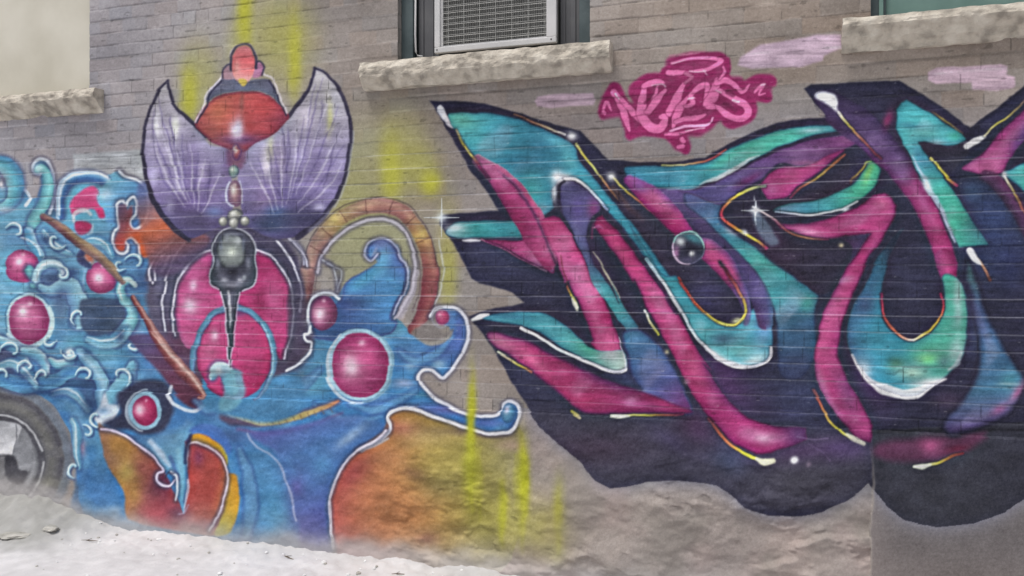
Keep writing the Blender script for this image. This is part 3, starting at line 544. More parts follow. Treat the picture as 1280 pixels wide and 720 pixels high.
    band(v('l3', "310,375 300,400 330,430"), [8, 10, 8], [(60, 60, 90), (70, 80, 120)], soft=2)
    # volute over the big orb
    curl(v('l3', "105,440 130,470 140,490 120,500"), [10, 12, 10, 8], [(96, 160, 176), (130, 196, 200), (84, 130, 150)])
    curl(v('l3', "135,480 145,440 175,418 210,422 232,445 222,465"), [10, 12, 13, 11, 9, 6], [(150, 190, 206), (176, 206, 216), (96, 140, 166)])
    line(v('l3', "140,470 150,430 180,414 215,420 238,442 228,466"), [1, 3, 4, 3, 4, 4], (206, 222, 230), a=.8, soft=1.2)
    spray(62, 348, 12, 8, (70, 92, 130), .8)
    curl(v('l3', "150,505 190,520 240,500 270,505 285,540 300,580 290,640"), [8, 14, 18, 20, 24, 24, 18], [(150, 196, 214), (124, 178, 204), (96, 136, 176)])
    line(v('l3', "0,515 60,520 100,505"), [6, 10, 4], (120, 176, 206), a=.7, soft=2)
    fill(v('l3', "300,560 340,545 400,550 455,560 470,600 465,650 440,680 400,685 350,695 315,670 300,620"), None, grad=(100, 380, 155, 420, (76, 96, 124), (62, 84, 116), (84, 104, 126)), soft=2.5, pt=p_scroll)
    curl(v('l3', "505,500 485,480 462,490 452,520 465,555 490,575 495,620 470,665 440,700"), [6, 10, 11, 12, 14, 14, 16, 18, 20], [(84, 140, 160), (124, 190, 200), (150, 206, 214), (104, 170, 190)])
    line(v('l3', "508,500 480,478 458,490 447,520 458,552"), [5, 6, 4, 3, 2], (200, 218, 216), a=.8, soft=1.2)
    # ---------- lower-left curls
    def hook(s, w, tip=None):
        curl(s, w, [(180, 210, 222), (110, 176, 204), (78, 120, 160)])
        if tip: spray(tip[0], tip[1], 5, 6, (206, 216, 224), .9)
    fill(v('l4', "-20,40 20,30 50,60 60,100 40,140 0,160 -20,150"), (84, 92, 128), soft=5, a=.7)
    hook(v('l4', "-20,10 30,30 70,60 88,90"), [12, 14, 14, 10], (33, 459)); hook(v('l4', "80,50 120,60 145,90 150,130"), [12, 14, 12, 10], (54, 469))
    curl(v('l4', "165,80 190,95 225,90 238,60"), [6, 12, 14, 10], [(200, 214, 222), (130, 190, 206), (84, 150, 180)]); spray(89, 441, 6, 6, (206, 226, 230), .9)
    curl(v('l4', "0,140 80,160 180,150 240,120 330,130"), [16, 22, 18, 14, 12], [(84, 140, 176), (70, 126, 176), (96, 160, 196)])
    curl(v('l4', "270,60 310,100 340,150 345,200 350,250"), [14, 16, 16, 16, 12], [(120, 180, 206), (150, 196, 220), (84, 140, 180)])
    curl(v('l4', "440,100 420,150 390,190 370,230"), [12, 22, 24, 14], [(84, 120, 160), (110, 176, 204), (130, 190, 214)])
    fill(v('l4', "318,258 340,235 350,200 360,190 370,225 400,232 395,260 370,280 335,285"), (196, 212, 226), soft=2.5); spray(132, 513, 8, 5, (120, 160, 196), .8)
    line(v('l4', "318,262 340,286 372,280 402,250 405,228"), [3, 5, 4, 3, 2], (216, 224, 232), a=.85, soft=1.4)
    # dark cavity and framed orb
    fill(v('l4', "395,200 420,170 470,150 540,150 575,190 585,240 570,290 540,320 480,330 430,310 380,310 350,290 385,270 410,250"), (60, 66, 92), soft=4)
    orb(184, 513, 16, 19, (196, 60, 108), (140, 36, 84), ring=(140, 176, 200), rw=5, pt=orbpart('small pink orb in a wide grey blue ring low on the left'), hx=-.45, hy=-.1, hs=.35)
    line(ell(184, 513, 23, 26, a0=100, a1=270), [2, 4, 2], (190, 206, 220), sm=False, a=.7)
    X = [(v('l3', "170,300 200,340 240,370 270,380"), [8, 12, 10, 4]), (v('l3', "320,340 360,330 400,350 420,390"), [6, 12, 12, 6]),
         (v('l3', "330,700 380,715 430,705 470,670"), [8, 14, 16, 14]), (v('l4', "0,100 40,90 80,110 130,170"), [8, 12, 12, 6]),
         (v('l4', "180,190 230,180 270,200 300,240"), [4, 10, 12, 10]), (v('l4', "250,280 265,320 262,380 270,440"), [8, 10, 10, 4])]
    for q_, w_ in X:
        line(q_, np.array(w_) + 5, (48, 66, 116), soft=3, a=.4)
        band(q_, w_, [(84, 144, 182), (110, 176, 204), (150, 202, 218)], soft=2.2, a=.85)
        line(q_ + np.array([-1.5, -2.5]), [1, 3, 1], (222, 234, 238), a=.75, soft=1)
    for x, y, rx, ry, c, a in [(60, 300, 8, 6, (50, 66, 110), .7), (90, 340, 10, 6, (50, 70, 116), .7), (75, 370, 8, 12, (60, 80, 120), .6), (110, 440, 8, 6, (50, 84, 130), .6), (30, 470, 10, 5, (48, 70, 120), .6), (170, 380, 6, 10, (54, 60, 100), .7), (150, 420, 6, 10, (54, 64, 110), .6), (60, 490, 30, 5, (44, 74, 124), .7), (115, 505, 10, 14, (44, 60, 100), .7), (180, 355, 10, 16, (54, 70, 120), .6)]:
        spray(x, y, rx, ry, c, a)
    for x, y, r, a0, sw in [(34, 459, 7, 150, 250), (54, 469, 7, 120, 230), (89, 441, 7, 200, -240), (124, 521, 8, 60, 220), (77, 343, 6, 250, 260), (15, 440, 9, 180, 230), (70, 300, 8, 30, 240), (100, 395, 8, 120, 200), (165, 430, 8, 300, 230), (20, 290, 8, 200, 220), (108, 470, 8, 180, 240), (150, 470, 9, 60, -230), (5, 470, 8, 150, 220), (60, 425, 6, 0, 240), (170, 330, 9, 200, 200), (150, 330, 6, 40, 220), (95, 585, 7, 90, 200), (110, 540, 6, 250, 220)]:
        t_ = np.radians(np.linspace(a0, a0 + sw, 9)); rr = np.linspace(r * 1.7, r * .35, 9)
        q_ = np.stack([x + rr * np.cos(t_), y + rr * np.sin(t_)], -1).astype(np.float32)
        line(q_ + np.array([1.5, 2]), [2, 6, 6, 3], (46, 62, 108), soft=1.8, a=.65)
        line(q_, [1, 3.5, 4, 3], (150, 204, 220), soft=.8, a=.9)
        line(q_ + np.array([-.6, -.8]), [.5, 1.6, 1.8, 1.2], (228, 238, 242), soft=.6, a=.9)
    # maroon hollow at the rod's foot
    fill(v('l4', "430,0 520,0 600,60 660,130 720,140 745,160 740,195 700,215 660,240 620,225 585,190 560,160 520,110 470,60"), None, grad=(180, 430, 270, 490, (84, 76, 116), (104, 60, 84), (84, 50, 70)), soft=3, pt=p_scroll)
    rim(v('l4', "570,170 565,195 585,225 620,245 655,248 690,228"), 4, a=.75, dark=False)
    # ---------- lower body / flame
    lowc = fill(v('l4', "335,290 360,305 400,318 440,342 480,372 520,405 545,440 560,470 600,540 625,590 632,500 620,420 618,350 640,328 690,330 740,360 762,400 765,450 795,470 800,560 780,640 720,662 640,652 560,640 470,622 425,600 420,520 390,470 360,420 345,350"), None,
                grad=(135, 560, 300, 590, (140, 106, 90), (176, 128, 70), (160, 90, 76), (150, 62, 76), (178, 74, 72), (180, 80, 70), (180, 130, 60)), soft=2, pt=p_fl, keep=True)
    clip(lowc)
    spray(150, 555, 18, 14, (196, 140, 60), .7, 30); spray(163, 590, 12, 16, (190, 176, 90), .6, 40); spray(170, 620, 10, 26, (180, 140, 60), .6); spray(200, 640, 26, 16, (182, 66, 76), .8); spray(190, 560, 16, 10, (110, 70, 84), .7, 30)
    spray(205, 600, 14, 20, (84, 46, 74), .85, 40); spray(180, 585, 10, 12, (160, 78, 76), .6); spray(228, 640, 14, 12, (96, 50, 76), .85); spray(262, 600, 16, 34, (188, 76, 66), .8, -6); spray(250, 570, 8, 12, (120, 54, 90), .7)
    spray(270, 655, 26, 8, (160, 84, 96), .7); spray(258, 640, 20, 12, (150, 84, 70), .5)
    clip(None)
    fill(v('l4', "640,350 640,330 665,325 710,340 745,365 762,395 765,430 750,400 720,375 680,358"), None, grad=(240, 545, 286, 580, (206, 150, 50), (206, 150, 44), (196, 190, 60)), soft=1.4, pt=p_fl)
    fill(v('l4', "765,465 790,460 805,490 805,560 790,620 770,655 725,660 745,600 765,540"), None, grad=(290, 600, 280, 665, (206, 150, 50), (206, 160, 50), (176, 176, 70)), soft=2, pt=p_fl)
    rim(v('l4', "626,470 630,400 632,360 660,352 700,368 740,400 762,440 766,490 755,550 735,600 705,645"), 2.4, a=.8, c=(214, 200, 206))
    fill(v('l4', "625,350 640,310 680,290 730,300 760,330 775,370 762,395 730,352 690,328 650,325"), (74, 116, 184), soft=2.5)
    # blue tendril between the petals
    tq = v('l4', "400,318 430,332 470,362 512,392 537,424 550,446 576,450 598,478 606,545 620,588 632,545 637,475 628,410 622,350 645,318 600,322 560,330 500,335 440,326")
    m_ = fill(tq, None, grad=(170, 545, 232, 630, (66, 104, 150), (104, 160, 196), (96, 160, 200), (84, 140, 180)), soft=1.2, pt=p_scroll, sm=False, keep=True)
    clip(m_); line(v('l4', "505,350 545,395 570,430"), [6, 9, 4], (186, 206, 226), a=.8, soft=3); line(v('l4', "600,380 612,450 618,540"), [8, 9, 3], (130, 186, 210), a=.7, soft=3); line(v('l4', "628,380 636,470 628,550"), 5, (54, 66, 110), a=.7, soft=2.5); line(v('l4', "575,400 590,450 600,480"), 4, (66, 90, 150), a=.6, soft=2); clip(None)
    line(v('l4', "640,330 628,370 624,420"), 5, (44, 50, 84), a=.8, soft=2)
    rim(v('l4', "345,308 390,316 430,335 470,365 510,395 535,425 548,448 530,456 526,478 545,495 572,498 588,480"), 2.6, a=.85, c=(206, 196, 220))
    rim(v('l4', "575,452 592,470 600,500 594,545"), 2.4, a=.8)
    line(v('l4', "556,470 565,455 582,458"), 2.5, DK, a=.7)
    line(v('l4', "636,480 632,540 622,585"), [3, 3, 1.5], (206, 200, 216), a=.7, soft=1); line(v('l4', "605,590 625,585 640,560"), 2, (176, 150, 176), a=.6)
    for q_, w_ in [(P("440,505 470,512 500,500 520,486"), [4, 9, 9, 3]), (P("330,470 350,485 380,480 400,462"), [4, 12, 12, 4]), (P("246,500 262,512 280,508"), [4, 8, 4]), (P("300,560 312,590 316,630 310,670"), [4, 14, 16, 8]),
                   (P("395,505 420,520 450,525 478,520"), [3, 8, 9, 3]), (P("500,440 520,452 548,440 566,420"), [4, 10, 10, 4]), (P("345,560 362,575 372,600"), [3, 8, 3]), (P("440,575 420,600 408,640"), [3, 8, 4])]:
        line(q_, np.array(w_) + 5, (48, 70, 132), soft=3.5, a=.5); line(q_, w_, (112, 176, 216), soft=3, a=.6)
    # ---------- cream fringe and light outline on lower body
    fill(v('l4', "745,262 760,245 800,235 860,262 910,290 800,300 760,285"), (60, 58, 84), soft=3, a=.8)
    line(P("283,519 300,524 330,527 360,522 390,514 412,507 424,502"), [12, 12, 12, 11, 10, 8], (96, 84, 110), a=.7, soft=3)
    line(P("288,516 310,524 335,528 360,524 388,516 410,508 424,502"), [5, 6, 6, 6, 7, 6, 3], None, a=.9, soft=1.4, grad=[(206, 190, 170), (206, 196, 140), (196, 184, 120), (190, 180, 110), (200, 180, 120), (196, 130, 100)])
    for i in range(14):
        x = 296 + i * 9; line([(x, 524 - abs(i - 5) * .9 + (0 if i < 6 else -(i - 6) * 1.0)), (x + 3, 530 - abs(i - 5) * .9 - (0 if i < 6 else (i - 6) * 1.0))], 1.2, (110, 90, 80), a=.6, sm=False)
    line(P("300,536 340,541 390,532 430,515"), [3, 5, 5, 2], (130, 70, 120), a=.5, soft=3)
    vm = fill(P('318,540 330,552 346,562 356,580 362,602 368,622 376,650 380,690 415,690 410,650 414,610 424,588 450,562 480,540 482,528 430,520 380,530'), None, grad=(330, 545, 400, 690, (84, 92, 160), (78, 124, 186), (82, 120, 184), (84, 90, 158), (80, 78, 146)), soft=4, a=.85)
    spray(440, 545, 22, 6, (160, 190, 220), .7, -38); spray(405, 580, 14, 14, (80, 146, 196), .6); spray(372, 610, 10, 14, (96, 84, 150), .6)
    line(P("312,542 322,556 340,566 352,580 358,600 366,622 372,650"), 2.2, (190, 196, 226), a=.7, soft=1.6)
    # ---------- orange glow inside the white line
    gl = J(v('l5', "285,632 310,612 360,608 430,635 500,655 560,672 620,675 655,650"), P("656,545 662,580 660,640 640,700 600,740 480,720 424,692 414,660 416,620 426,590 450,562 482,538"))
    gm = fill(gl, None, grad=(415, 640, 640, 600, (192, 92, 86), (188, 112, 76), (182, 126, 74), (172, 140, 76), (162, 148, 80), (156, 148, 100)), sm=False, soft=3, pt=p_flb, keep=True)
    clip(gm)
    spray(440, 590, 30, 16, (196, 84, 88), .7, -50); spray(500, 535, 24, 10, (190, 110, 100), .6, 10); spray(540, 545, 34, 12, (176, 150, 100), .6); spray(490, 570, 26, 12, (178, 120, 80), .5); spray(520, 590, 16, 8, (132, 88, 70), .6, 20); spray(500, 640, 50, 30, (186, 124, 78), .6)
    spray(535, 672, 14, 8, (140, 84, 66), .6); spray(480, 690, 20, 8, (150, 92, 76), .5); spray(560, 600, 30, 20, (130, 122, 84), .5); spray(600, 540, 40, 6, (90, 72, 92), .7, 4); spray(640, 555, 20, 8, (196, 160, 150), .5); spray(440, 690, 40, 8, (190, 104, 104), .5); spray(620, 690, 50, 30, (146, 134, 116), .7)
    clip(None)
    # ---------- brown arch
    fill(v('l5', "120,170 160,110 230,70 300,90 340,140 350,200 340,220 325,190 310,150 280,130 235,135 210,165 225,195 250,200 200,240 150,265 130,230"), (160, 160, 126), soft=4, a=.8)
    band(P("381,392 384,350 390,322 402,300 420,278 446,262 476,257 502,264 520,284 532,310 538,340 536,368 528,395 517,412"), [16, 17, 19, 20, 20, 18, 18, 18, 18, 18, 19, 20, 19, 14], [(130, 92, 92), (176, 140, 120), (150, 98, 92), (104, 68, 76)], pt=p_arch, soft=1.2,
         along=[((96, 60, 70), .5), ((110, 76, 84), .5), ((196, 170, 160), .5), ((176, 150, 136), .5), ((190, 184, 90), .6), ((190, 170, 120), .4), ((206, 150, 130), .4), ((190, 130, 116), .4), ((196, 180, 80), .6), ((170, 100, 80), .4), ((140, 60, 70), .6), ((130, 52, 66), .6), ((120, 60, 72), .5)])
    line(P("372,392 374,350 380,318 392,294 410,272 436,254 478,247 510,256 530,280 542,310 548,342 546,372 537,402"), 1.6, (70, 52, 60), a=.7)
    line(P("392,392 395,352 402,325 414,304 432,286 452,274 476,270 498,276 510,292 520,314 526,342 524,366 516,390"), 1.4, (76, 56, 64), a=.6)
    rim(P("398,340 402,322 414,304 436,286 458,276 482,274 502,284 514,306 519,332 516,358 506,382 494,398"), 3.4, a=.8, c=(196, 192, 204))
    rim(P("548,300 553,330 551,362 545,380"), 1.6, a=.6, dark=False)
    for (x, y, a_) in [(388, 335, 80), (396, 312, 60), (410, 291, 48), (430, 270, 35), (458, 259, 8), (490, 260, -20), (514, 276, -50), (528, 300, -70), (536, 330, -85), (388, 362, 85)]:
        dx, dy = math.sin(R(a_)) * 9, math.cos(R(a_)) * 9
        line([(x - dx, y - dy), (x, y), (x + dx, y + dy)], 1.2, (84, 50, 50), a=.6, sm=False)
    line(P("500,396 512,372 522,340"), [9, 10, 6], (206, 200, 210), a=.55, soft=1.5)
    fill(v('l5', "350,395 385,370 410,350 415,375 440,400 465,385 450,420 400,432 365,412"), (128, 122, 118), soft=2, a=.9)
    line(v('l5', "362,412 400,426 440,418 462,395"), [1, 5, 5, 1], (170, 170, 160), a=.6, soft=2)
    # side lines left of the arch
    rim(v('l5', "100,190 125,205 135,240 138,280"), 2, a=.6); rim(v('l5', "115,200 132,210 150,225 140,270"), 1.4, a=.5)
    # tendril
    tn = v('l5', "60,400 110,340 150,300 160,255 210,225 250,200 250,185 228,190 218,165 240,140 280,135 305,155 318,185 328,200 335,230 320,290 290,350 310,370 280,400 150,420")
    tm = fill(tn, None, grad=(400, 420, 500, 310, (58, 86, 130), (66, 96, 150), (72, 128, 180), (76, 140, 190), (92, 104, 170)), soft=1.5, pt=p_tent, keep=True, edge=(70, 84, 140), ew=4)
    clip(tm); spray(478, 325, 10, 24, (110, 176, 214), .8, 20); spray(455, 350, 30, 8, (84, 170, 206), .7, -40); spray(430, 380, 26, 14, (66, 84, 140), .8); spray(478, 305, 16, 8, (130, 140, 190), .6); clip(None)
    rim(v('l5', "252,176 232,196 214,178 220,148 248,132 282,134 306,155 318,188 334,205 338,240 325,285 296,345"), 2.2, a=.75, c=(176, 180, 206))
    line(v('l5', "250,160 240,175 232,182"), [3, 4, 2], (150, 160, 190), a=.6, soft=1.5)
    # ---------- centre: dark surround and outlines
    cx = 295
    cent = v('l2', "150,60 230,30 330,10 420,30 500,60 560,120 590,200 598,260 590,330 600,400 640,460 600,520 520,600 480,640 300,600 180,640 110,560 60,470 20,400 10,300 20,200 60,130 110,90")
    fill(cent, None, grad=(200, 330, 390, 330, (96, 92, 116), (88, 80, 108), (70, 66, 90), (84, 78, 100)), soft=5, pt=p_scroll)
    spray(205, 330, 16, 40, (96, 104, 136), .5); spray(225, 430, 26, 26, (104, 58, 84), .8); spray(245, 480, 20, 14, (96, 50, 66), .8); spray(370, 430, 14, 40, (70, 58, 78), .7)
    for s, w in [("30,250 25,200 50,150 90,110 130,70", 2.4), ("45,240 48,190 70,150 95,135", 1.8), ("80,430 70,330 80,260 100,190 130,130 165,95", 2.2), ("112,450 108,360 118,290 128,230", 1.6), ("70,210 95,150", 3), ("500,95 540,150 575,220 590,290 585,360", 2.2), ("545,85 585,120 600,180", 2.6), ("560,100 600,150 612,190", 1.4)]:
        rim(v('l2', s), w * 1.1, a=.9, c=(196, 196, 210))
    # petals
    fill(P('255,470 300,488 345,470 375,470 380,510 340,528 290,520 255,505'), (74, 134, 178), soft=4, pt=p_scroll)
    lobeL = v('l2', "250,130 200,160 155,205 128,260 118,330 120,400 140,470 180,500 240,480 300,400 310,280 265,260 245,220")
    lm = fill(lobeL, None, grad=(225, 330, 290, 440, (190, 84, 140), (198, 84, 138), (176, 62, 116)), soft=1, pt=p_petal, keep=True, edge=(150, 70, 120), ew=6)
    clip(lm); spray(242, 356, 5, 7, (226, 190, 214), .85); spray(237, 382, 9, 10, (236, 206, 226), .9); spray(232, 330, 16, 12, (170, 96, 140), .5); spray(270, 345, 12, 26, (150, 40, 92), .7); spray(232, 430, 18, 14, (190, 104, 150), .7); clip(None)
    lobeR = v('l2', "425,130 470,155 515,205 545,270 558,340 552,410 530,500 510,540 470,460 430,380 360,330 330,290 380,275 415,250 425,190")
    lm = fill(lobeR, None, grad=(310, 330, 365, 430, (160, 46, 96), (186, 62, 118), (196, 74, 130), (190, 60, 120)), soft=1, pt=p_petal, keep=True, edge=(140, 48, 96), ew=6)
    clip(lm); spray(342, 370, 12, 16, (214, 110, 160), .6, -10); spray(345, 345, 10, 6, (196, 76, 130), .5); spray(325, 375, 10, 14, (130, 34, 74), .7); clip(None)
    rim(v('l2', "248,128 200,150 150,205 122,260 110,340 112,390"), 2.2, a=.85, c=(206, 196, 214)); rim(v('l2', "422,128 475,150 520,200 550,270 562,340 556,410 540,480 524,535"), 2.2, a=.85, c=(206, 196, 214))
    egg = ell(293, 443, 47, 56)
    em = fill(egg, None, grad=(250, 420, 340, 470, (196, 80, 134), (200, 70, 126), (182, 52, 104)), soft=1.2, pt=p_petal, keep=True, edge=(150, 46, 96), ew=6)
    clip(em); spray(267, 419, 5, 7, (230, 196, 216), .85); spray(262, 440, 12, 14, (206, 110, 150), .6); spray(320, 430, 18, 18, (206, 72, 130), .5); spray(322, 480, 20, 14, (160, 44, 92), .6); spray(295, 392, 14, 4, (70, 70, 110), .6); clip(None)
    band(v('l2', "180,590 190,500 215,425 255,372 305,348 360,345 410,368 450,412 478,470 486,540 470,620 425,685"), [6, 8, 8, 8, 8, 8, 8, 8, 8, 7, 6, 4], [(84, 110, 150), (96, 140, 170), (120, 150, 190), (76, 80, 124)], pt=p_petal, soft=1.2)
    line(v('l2', "440,405 468,460 482,530 476,600"), 2, (176, 206, 220), a=.7)
    # white blob & blue foot over the egg
    curl(v('l2', "255,600 270,575 295,575 315,600 330,650"), [10, 16, 18, 18, 16], [(200, 214, 222), (130, 176, 200), (84, 120, 160)])
    spray(272, 462, 7, 7, (206, 214, 220), .9)
    fill(v('l2', "300,610 330,575 365,590 380,640 370,690 330,730 290,720 300,660"), (110, 170, 190), soft=3, a=.85)
    # dagger
    fill(v('l2', "255,100 285,60 335,45 385,62 415,105 420,160 425,220 410,262 370,280 350,330 335,450 322,570 312,450 300,330 285,275 255,255 245,215 258,170"), (72, 74, 88), soft=1.2, pt=p_dag, edge=(48, 48, 60), ew=5)
    fill(v('l2', "308,300 318,330 322,400 325,480 330,400 345,320 352,290 330,282"), (84, 84, 100), soft=1.5)
    rim(v('l2', "285,275 255,258 246,218 258,172 256,120 285,62 335,45 388,65 416,110 420,170 426,222 410,262 372,280"), 1.8, a=.75, c=(176, 180, 190), dark=False)
    rim(v('l2', "292,285 302,340 310,440 318,560"), 1.8, a=.8, c=(196, 190, 206), dark=False); rim(v('l2', "362,285 350,345 338,450 325,560"), 1.6, a=.7, c=(190, 180, 200), dark=False)
    line(v('l2', "320,280 322,340 323,420"), [2, 4, 1], (206, 206, 214), a=.8, soft=1.2)
    dm = fill(v('l2', "272,130 285,90 320,68 365,85 385,130 380,175 350,198 310,200 280,175"), (122, 130, 130), soft=1.2, keep=True, edge=(52, 56, 64), ew=6, pt=p_dag)
    clip(dm); spray(290, 314, 12, 14, (150, 160, 154), .8); spray(290, 316, 6, 6, (206, 216, 200), .9); spray(298, 300, 5, 6, (176, 184, 186), .8); spray(284, 296, 4, 8, (150, 156, 166), .6); clip(None)
    spray(290, 341, 7, 5, (40, 40, 50), .8); spray(306, 347, 3, 3, (176, 184, 190), .7); spray(277, 344, 5, 6, (104, 104, 120), .6); spray(290, 356, 14, 3, (176, 176, 190), .6)
    for x, y, rx, ry, c, a in [(272, 330, 3, 8, (150, 154, 170), .7), (311, 330, 3, 8, (150, 154, 170), .7), (281, 350, 4, 3, (176, 178, 190), .8), (300, 350, 4, 3, (176, 178, 190), .8), (290, 334, 8, 2, (120, 124, 136), .7), (276, 306, 2, 8, (120, 130, 150), .7), (305, 306, 2, 8, (120, 130, 150), .7), (290, 293, 10, 2, (150, 156, 170), .7)]:
        spray(x, y, rx, ry, c, a)
    # ---------- wings
    fill(P('172,232 200,236 235,280 262,300 240,330 200,345 178,300'), None, grad=(180, 240, 215, 330, (96, 110, 160), (190, 96, 64), (90, 74, 104)), soft=4, a=.9, pt=p_fl2)
    wl = J(v('l1', "98,158 60,205 35,270 22,350 25,430 45,510 75,570 120,620 165,665"), v('l1', "230,640 300,600 310,480 300,380 240,360 190,300 150,265 120,225"))
    wr = J(v('l1', "578,115 620,145 658,190 682,250 690,320 685,400 665,480 630,550 585,610 520,655"), v('l1', "430,660 350,610 330,500 340,390 400,350 470,300 510,250 550,190"))
    for q_, x0 in ((wl, 0), (wr, 1)):
        wm = fill(q_, None, grad=(300, 110, 300, 290, (176, 172, 176), (168, 162, 180), (152, 144, 180), (132, 120, 166), (86, 78, 120)), soft=1.4, sm=True, pt=p_wing, keep=True)
        clip(wm)
        for x, y, rx, ry, c, a in [(197, 160, 3, 16, (226, 226, 230), .8), (219, 160, 3, 12, (226, 230, 214), .8), (253, 215, 3, 10, (214, 206, 230), .8), (225, 235, 5, 8, (206, 200, 230), .7), (192, 220, 4, 10, (196, 190, 226), .6),
                                   (205, 190, 14, 24, (170, 160, 190), .5), (240, 210, 12, 30, (130, 110, 170), .5), (262, 230, 12, 26, (150, 130, 184), .5), (235, 255, 26, 12, (110, 90, 146), .6), (212, 258, 6, 10, (176, 170, 206), .5), (250, 275, 40, 12, (84, 76, 110), .8), (285, 200, 8, 30, (120, 100, 150), .6),
                                   (332, 205, 4, 18, (214, 206, 220), .8), (338, 185, 5, 16, (190, 190, 150), .6), (382, 150, 6, 14, (216, 206, 220), .7), (412, 145, 4, 20, (206, 206, 130), .7), (420, 125, 10, 20, (176, 176, 186), .6), (350, 200, 10, 24, (150, 134, 166), .5), (360, 245, 24, 16, (110, 100, 160), .6), (395, 210, 20, 30, (150, 134, 190), .5),
                                   (330, 250, 14, 20, (130, 110, 150), .6), (380, 272, 40, 14, (64, 62, 92), .85), (340, 280, 24, 12, (62, 76, 110), .8), (412, 240, 14, 10, (160, 150, 200), .6), (400, 258, 5, 4, (200, 196, 230), .7), (345, 265, 14, 7, (80, 110, 160), .6), (268, 265, 10, 6, (110, 130, 180), .6)]:
            spray(x, y, rx * (1.5 if min(c) > 180 else 1), ry * 1.1, c, min(.95, a * 1.15))
        clip(None)
    for s in ["425,370 435,420 430,470", "470,300 480,380 470,440", "490,310 495,390 480,450", "600,220 585,320 550,420 520,480", "650,330 625,420 600,500", "440,480 470,540", "60,250 55,330 70,420", "110,280 120,340 140,400", "180,420 190,500 210,570", "240,420 235,500 225,560"]:
        line(v('l1', s), [.8, 2.2, .8], (78, 68, 112), a=.55, soft=1.8)
    rw = np.random.default_rng(5)
    for side in (0, 1):
        tops = v('l1', "70,215 62,260 55,310 60,360 70,410 90,300 110,270 125,300 150,330 175,360 200,390 225,410 250,430 270,450") if side == 0 else v('l1', "600,150 625,190 650,240 668,300 672,360 664,420 575,170 560,220 540,270 515,300 490,320 465,345 440,365 415,385 390,400 365,420")
        for k, tp in enumerate(tops):
            bx_, by_ = (262, 282) if side == 0 else (335, 284)
            f1 = .28 + .25 * rw.random(); mid = tp * (1 - f1) + np.array([bx_, by_]) * f1 + np.array([(-9 if side == 0 else 9), 6])
            end = tp * .25 + np.array([bx_, by_]) * .75 + np.array([(-14 if side == 0 else 14), 2])
            line(np.array([tp, mid, end]), [.6, 2.6, .6], (220, 216, 232) if k % 2 else (106, 94, 148), soft=1.3, a=.55)
    OUT = (54, 50, 70)
    line(v('l1', "98,155 66,198 40,262 24,340 24,425 42,505 76,575 120,630 170,670"), [3, 4, 4, 4.5, 5, 6, 7, 7, 5], OUT, a=.95, soft=1.1)
    line(v('l1', "98,155 108,195 128,240 160,272 190,300 225,335"), [3, 4, 4, 5, 5, 6], OUT, a=.95, soft=1.1)
    line(v('l1', "572,118 610,135 655,185 680,245 690,320 686,400 668,475 632,550 585,612 520,660"), [3, 4, 5, 5, 5, 5, 5, 6, 7, 8], OUT, a=.95, soft=1.1)
    line(v('l1', "574,118 560,170 535,215 505,250 490,270"), [4, 4, 5, 5, 5], OUT, a=.95, soft=1.1)
    line(v('l1', "698,320 692,405 672,490 640,560"), 2, (190, 196, 206), a=.6, soft=1.2)
    line(v('l1', "560,640 600,600 640,555"), [4, 3, 2], (190, 190, 210), a=.4, soft=2)
    # ---------- dome
    dome = v('l1', "188,295 205,255 235,225 280,200 340,190 400,195 440,215 470,245 490,272 470,305 430,335 385,360 345,385 300,375 250,355 210,325")
    dm = fill(dome, None, grad=(245, 150, 355, 170, (172, 84, 88), (190, 98, 86), (196, 88, 84), (184, 76, 84), (146, 66, 92)), soft=1.3, pt=p_dome, keep=True, edge=(130, 56, 76), ew=5)
    clip(dm); spray(270, 140, 16, 12, (200, 110, 80), .7); spray(330, 135, 20, 12, (196, 72, 70), .6); spray(320, 160, 24, 10, (206, 80, 84), .5); spray(300, 175, 30, 9, (104, 70, 120), .85); spray(298, 160, 7, 14, (214, 206, 230), .85); spray(302, 128, 3, 16, (120, 84, 76), .5); clip(None)
    fill(v('l1', "222,225 235,185 275,150 320,145 360,155 400,150 435,155 455,195 462,235 440,212 400,193 340,188 280,198 240,218"), (104, 104, 124), soft=1.4, pt=p_dome)
    rim(v('l1', "190,290 215,240 228,195 270,152 285,115 305,98 308,65 335,42 365,42 385,70 388,95 408,108 412,135 440,148 458,190 470,230 482,260"), 2.2, a=.75, c=(226, 216, 222), dark=False)
    line(v('l1', "195,292 225,238 238,198 275,158"), 2.4, OUT, a=.8); line(v('l1', "430,155 450,192 462,230 480,268"), 2.4, OUT, a=.8)
    fill(v('l1', "278,150 280,125 300,108 318,120 320,148"), (176, 140, 150), soft=1.5, pt=p_dome); fill(v('l1', "375,145 380,105 400,95 412,115 405,140"), (176, 120, 150), soft=1.5, pt=p_dome)
    line(v('l1', "278,148 280,122 300,104 318,115"), 2.4, OUT, a=.9); line(v('l1', "380,98 398,92 412,110 406,138"), 2.4, OUT, a=.9)
    bm2 = fill(v('l1', "318,150 308,110 315,70 335,48 362,48 380,75 382,115 368,150 345,162"), None, grad=(305, 60, 303, 102, (196, 120, 120), (214, 100, 104), (216, 120, 120), (226, 176, 170)), soft=1.2, pt=p_dome, keep=True)
    line(v('l1', "305,120 308,75 330,45 362,42 384,72 386,115"), 3, OUT, a=.9)
    clip(bm2); spray(296, 85, 4, 12, (226, 170, 160), .6); clip(None)
    fill(v('l1', "328,152 345,148 356,155 350,170 335,170"), (196, 170, 84), soft=1.2)
    # ---------- spine
    fill(v('l1', "290,380 330,360 350,380 345,430 330,440 300,430"), (120, 70, 100), soft=4, a=.7)
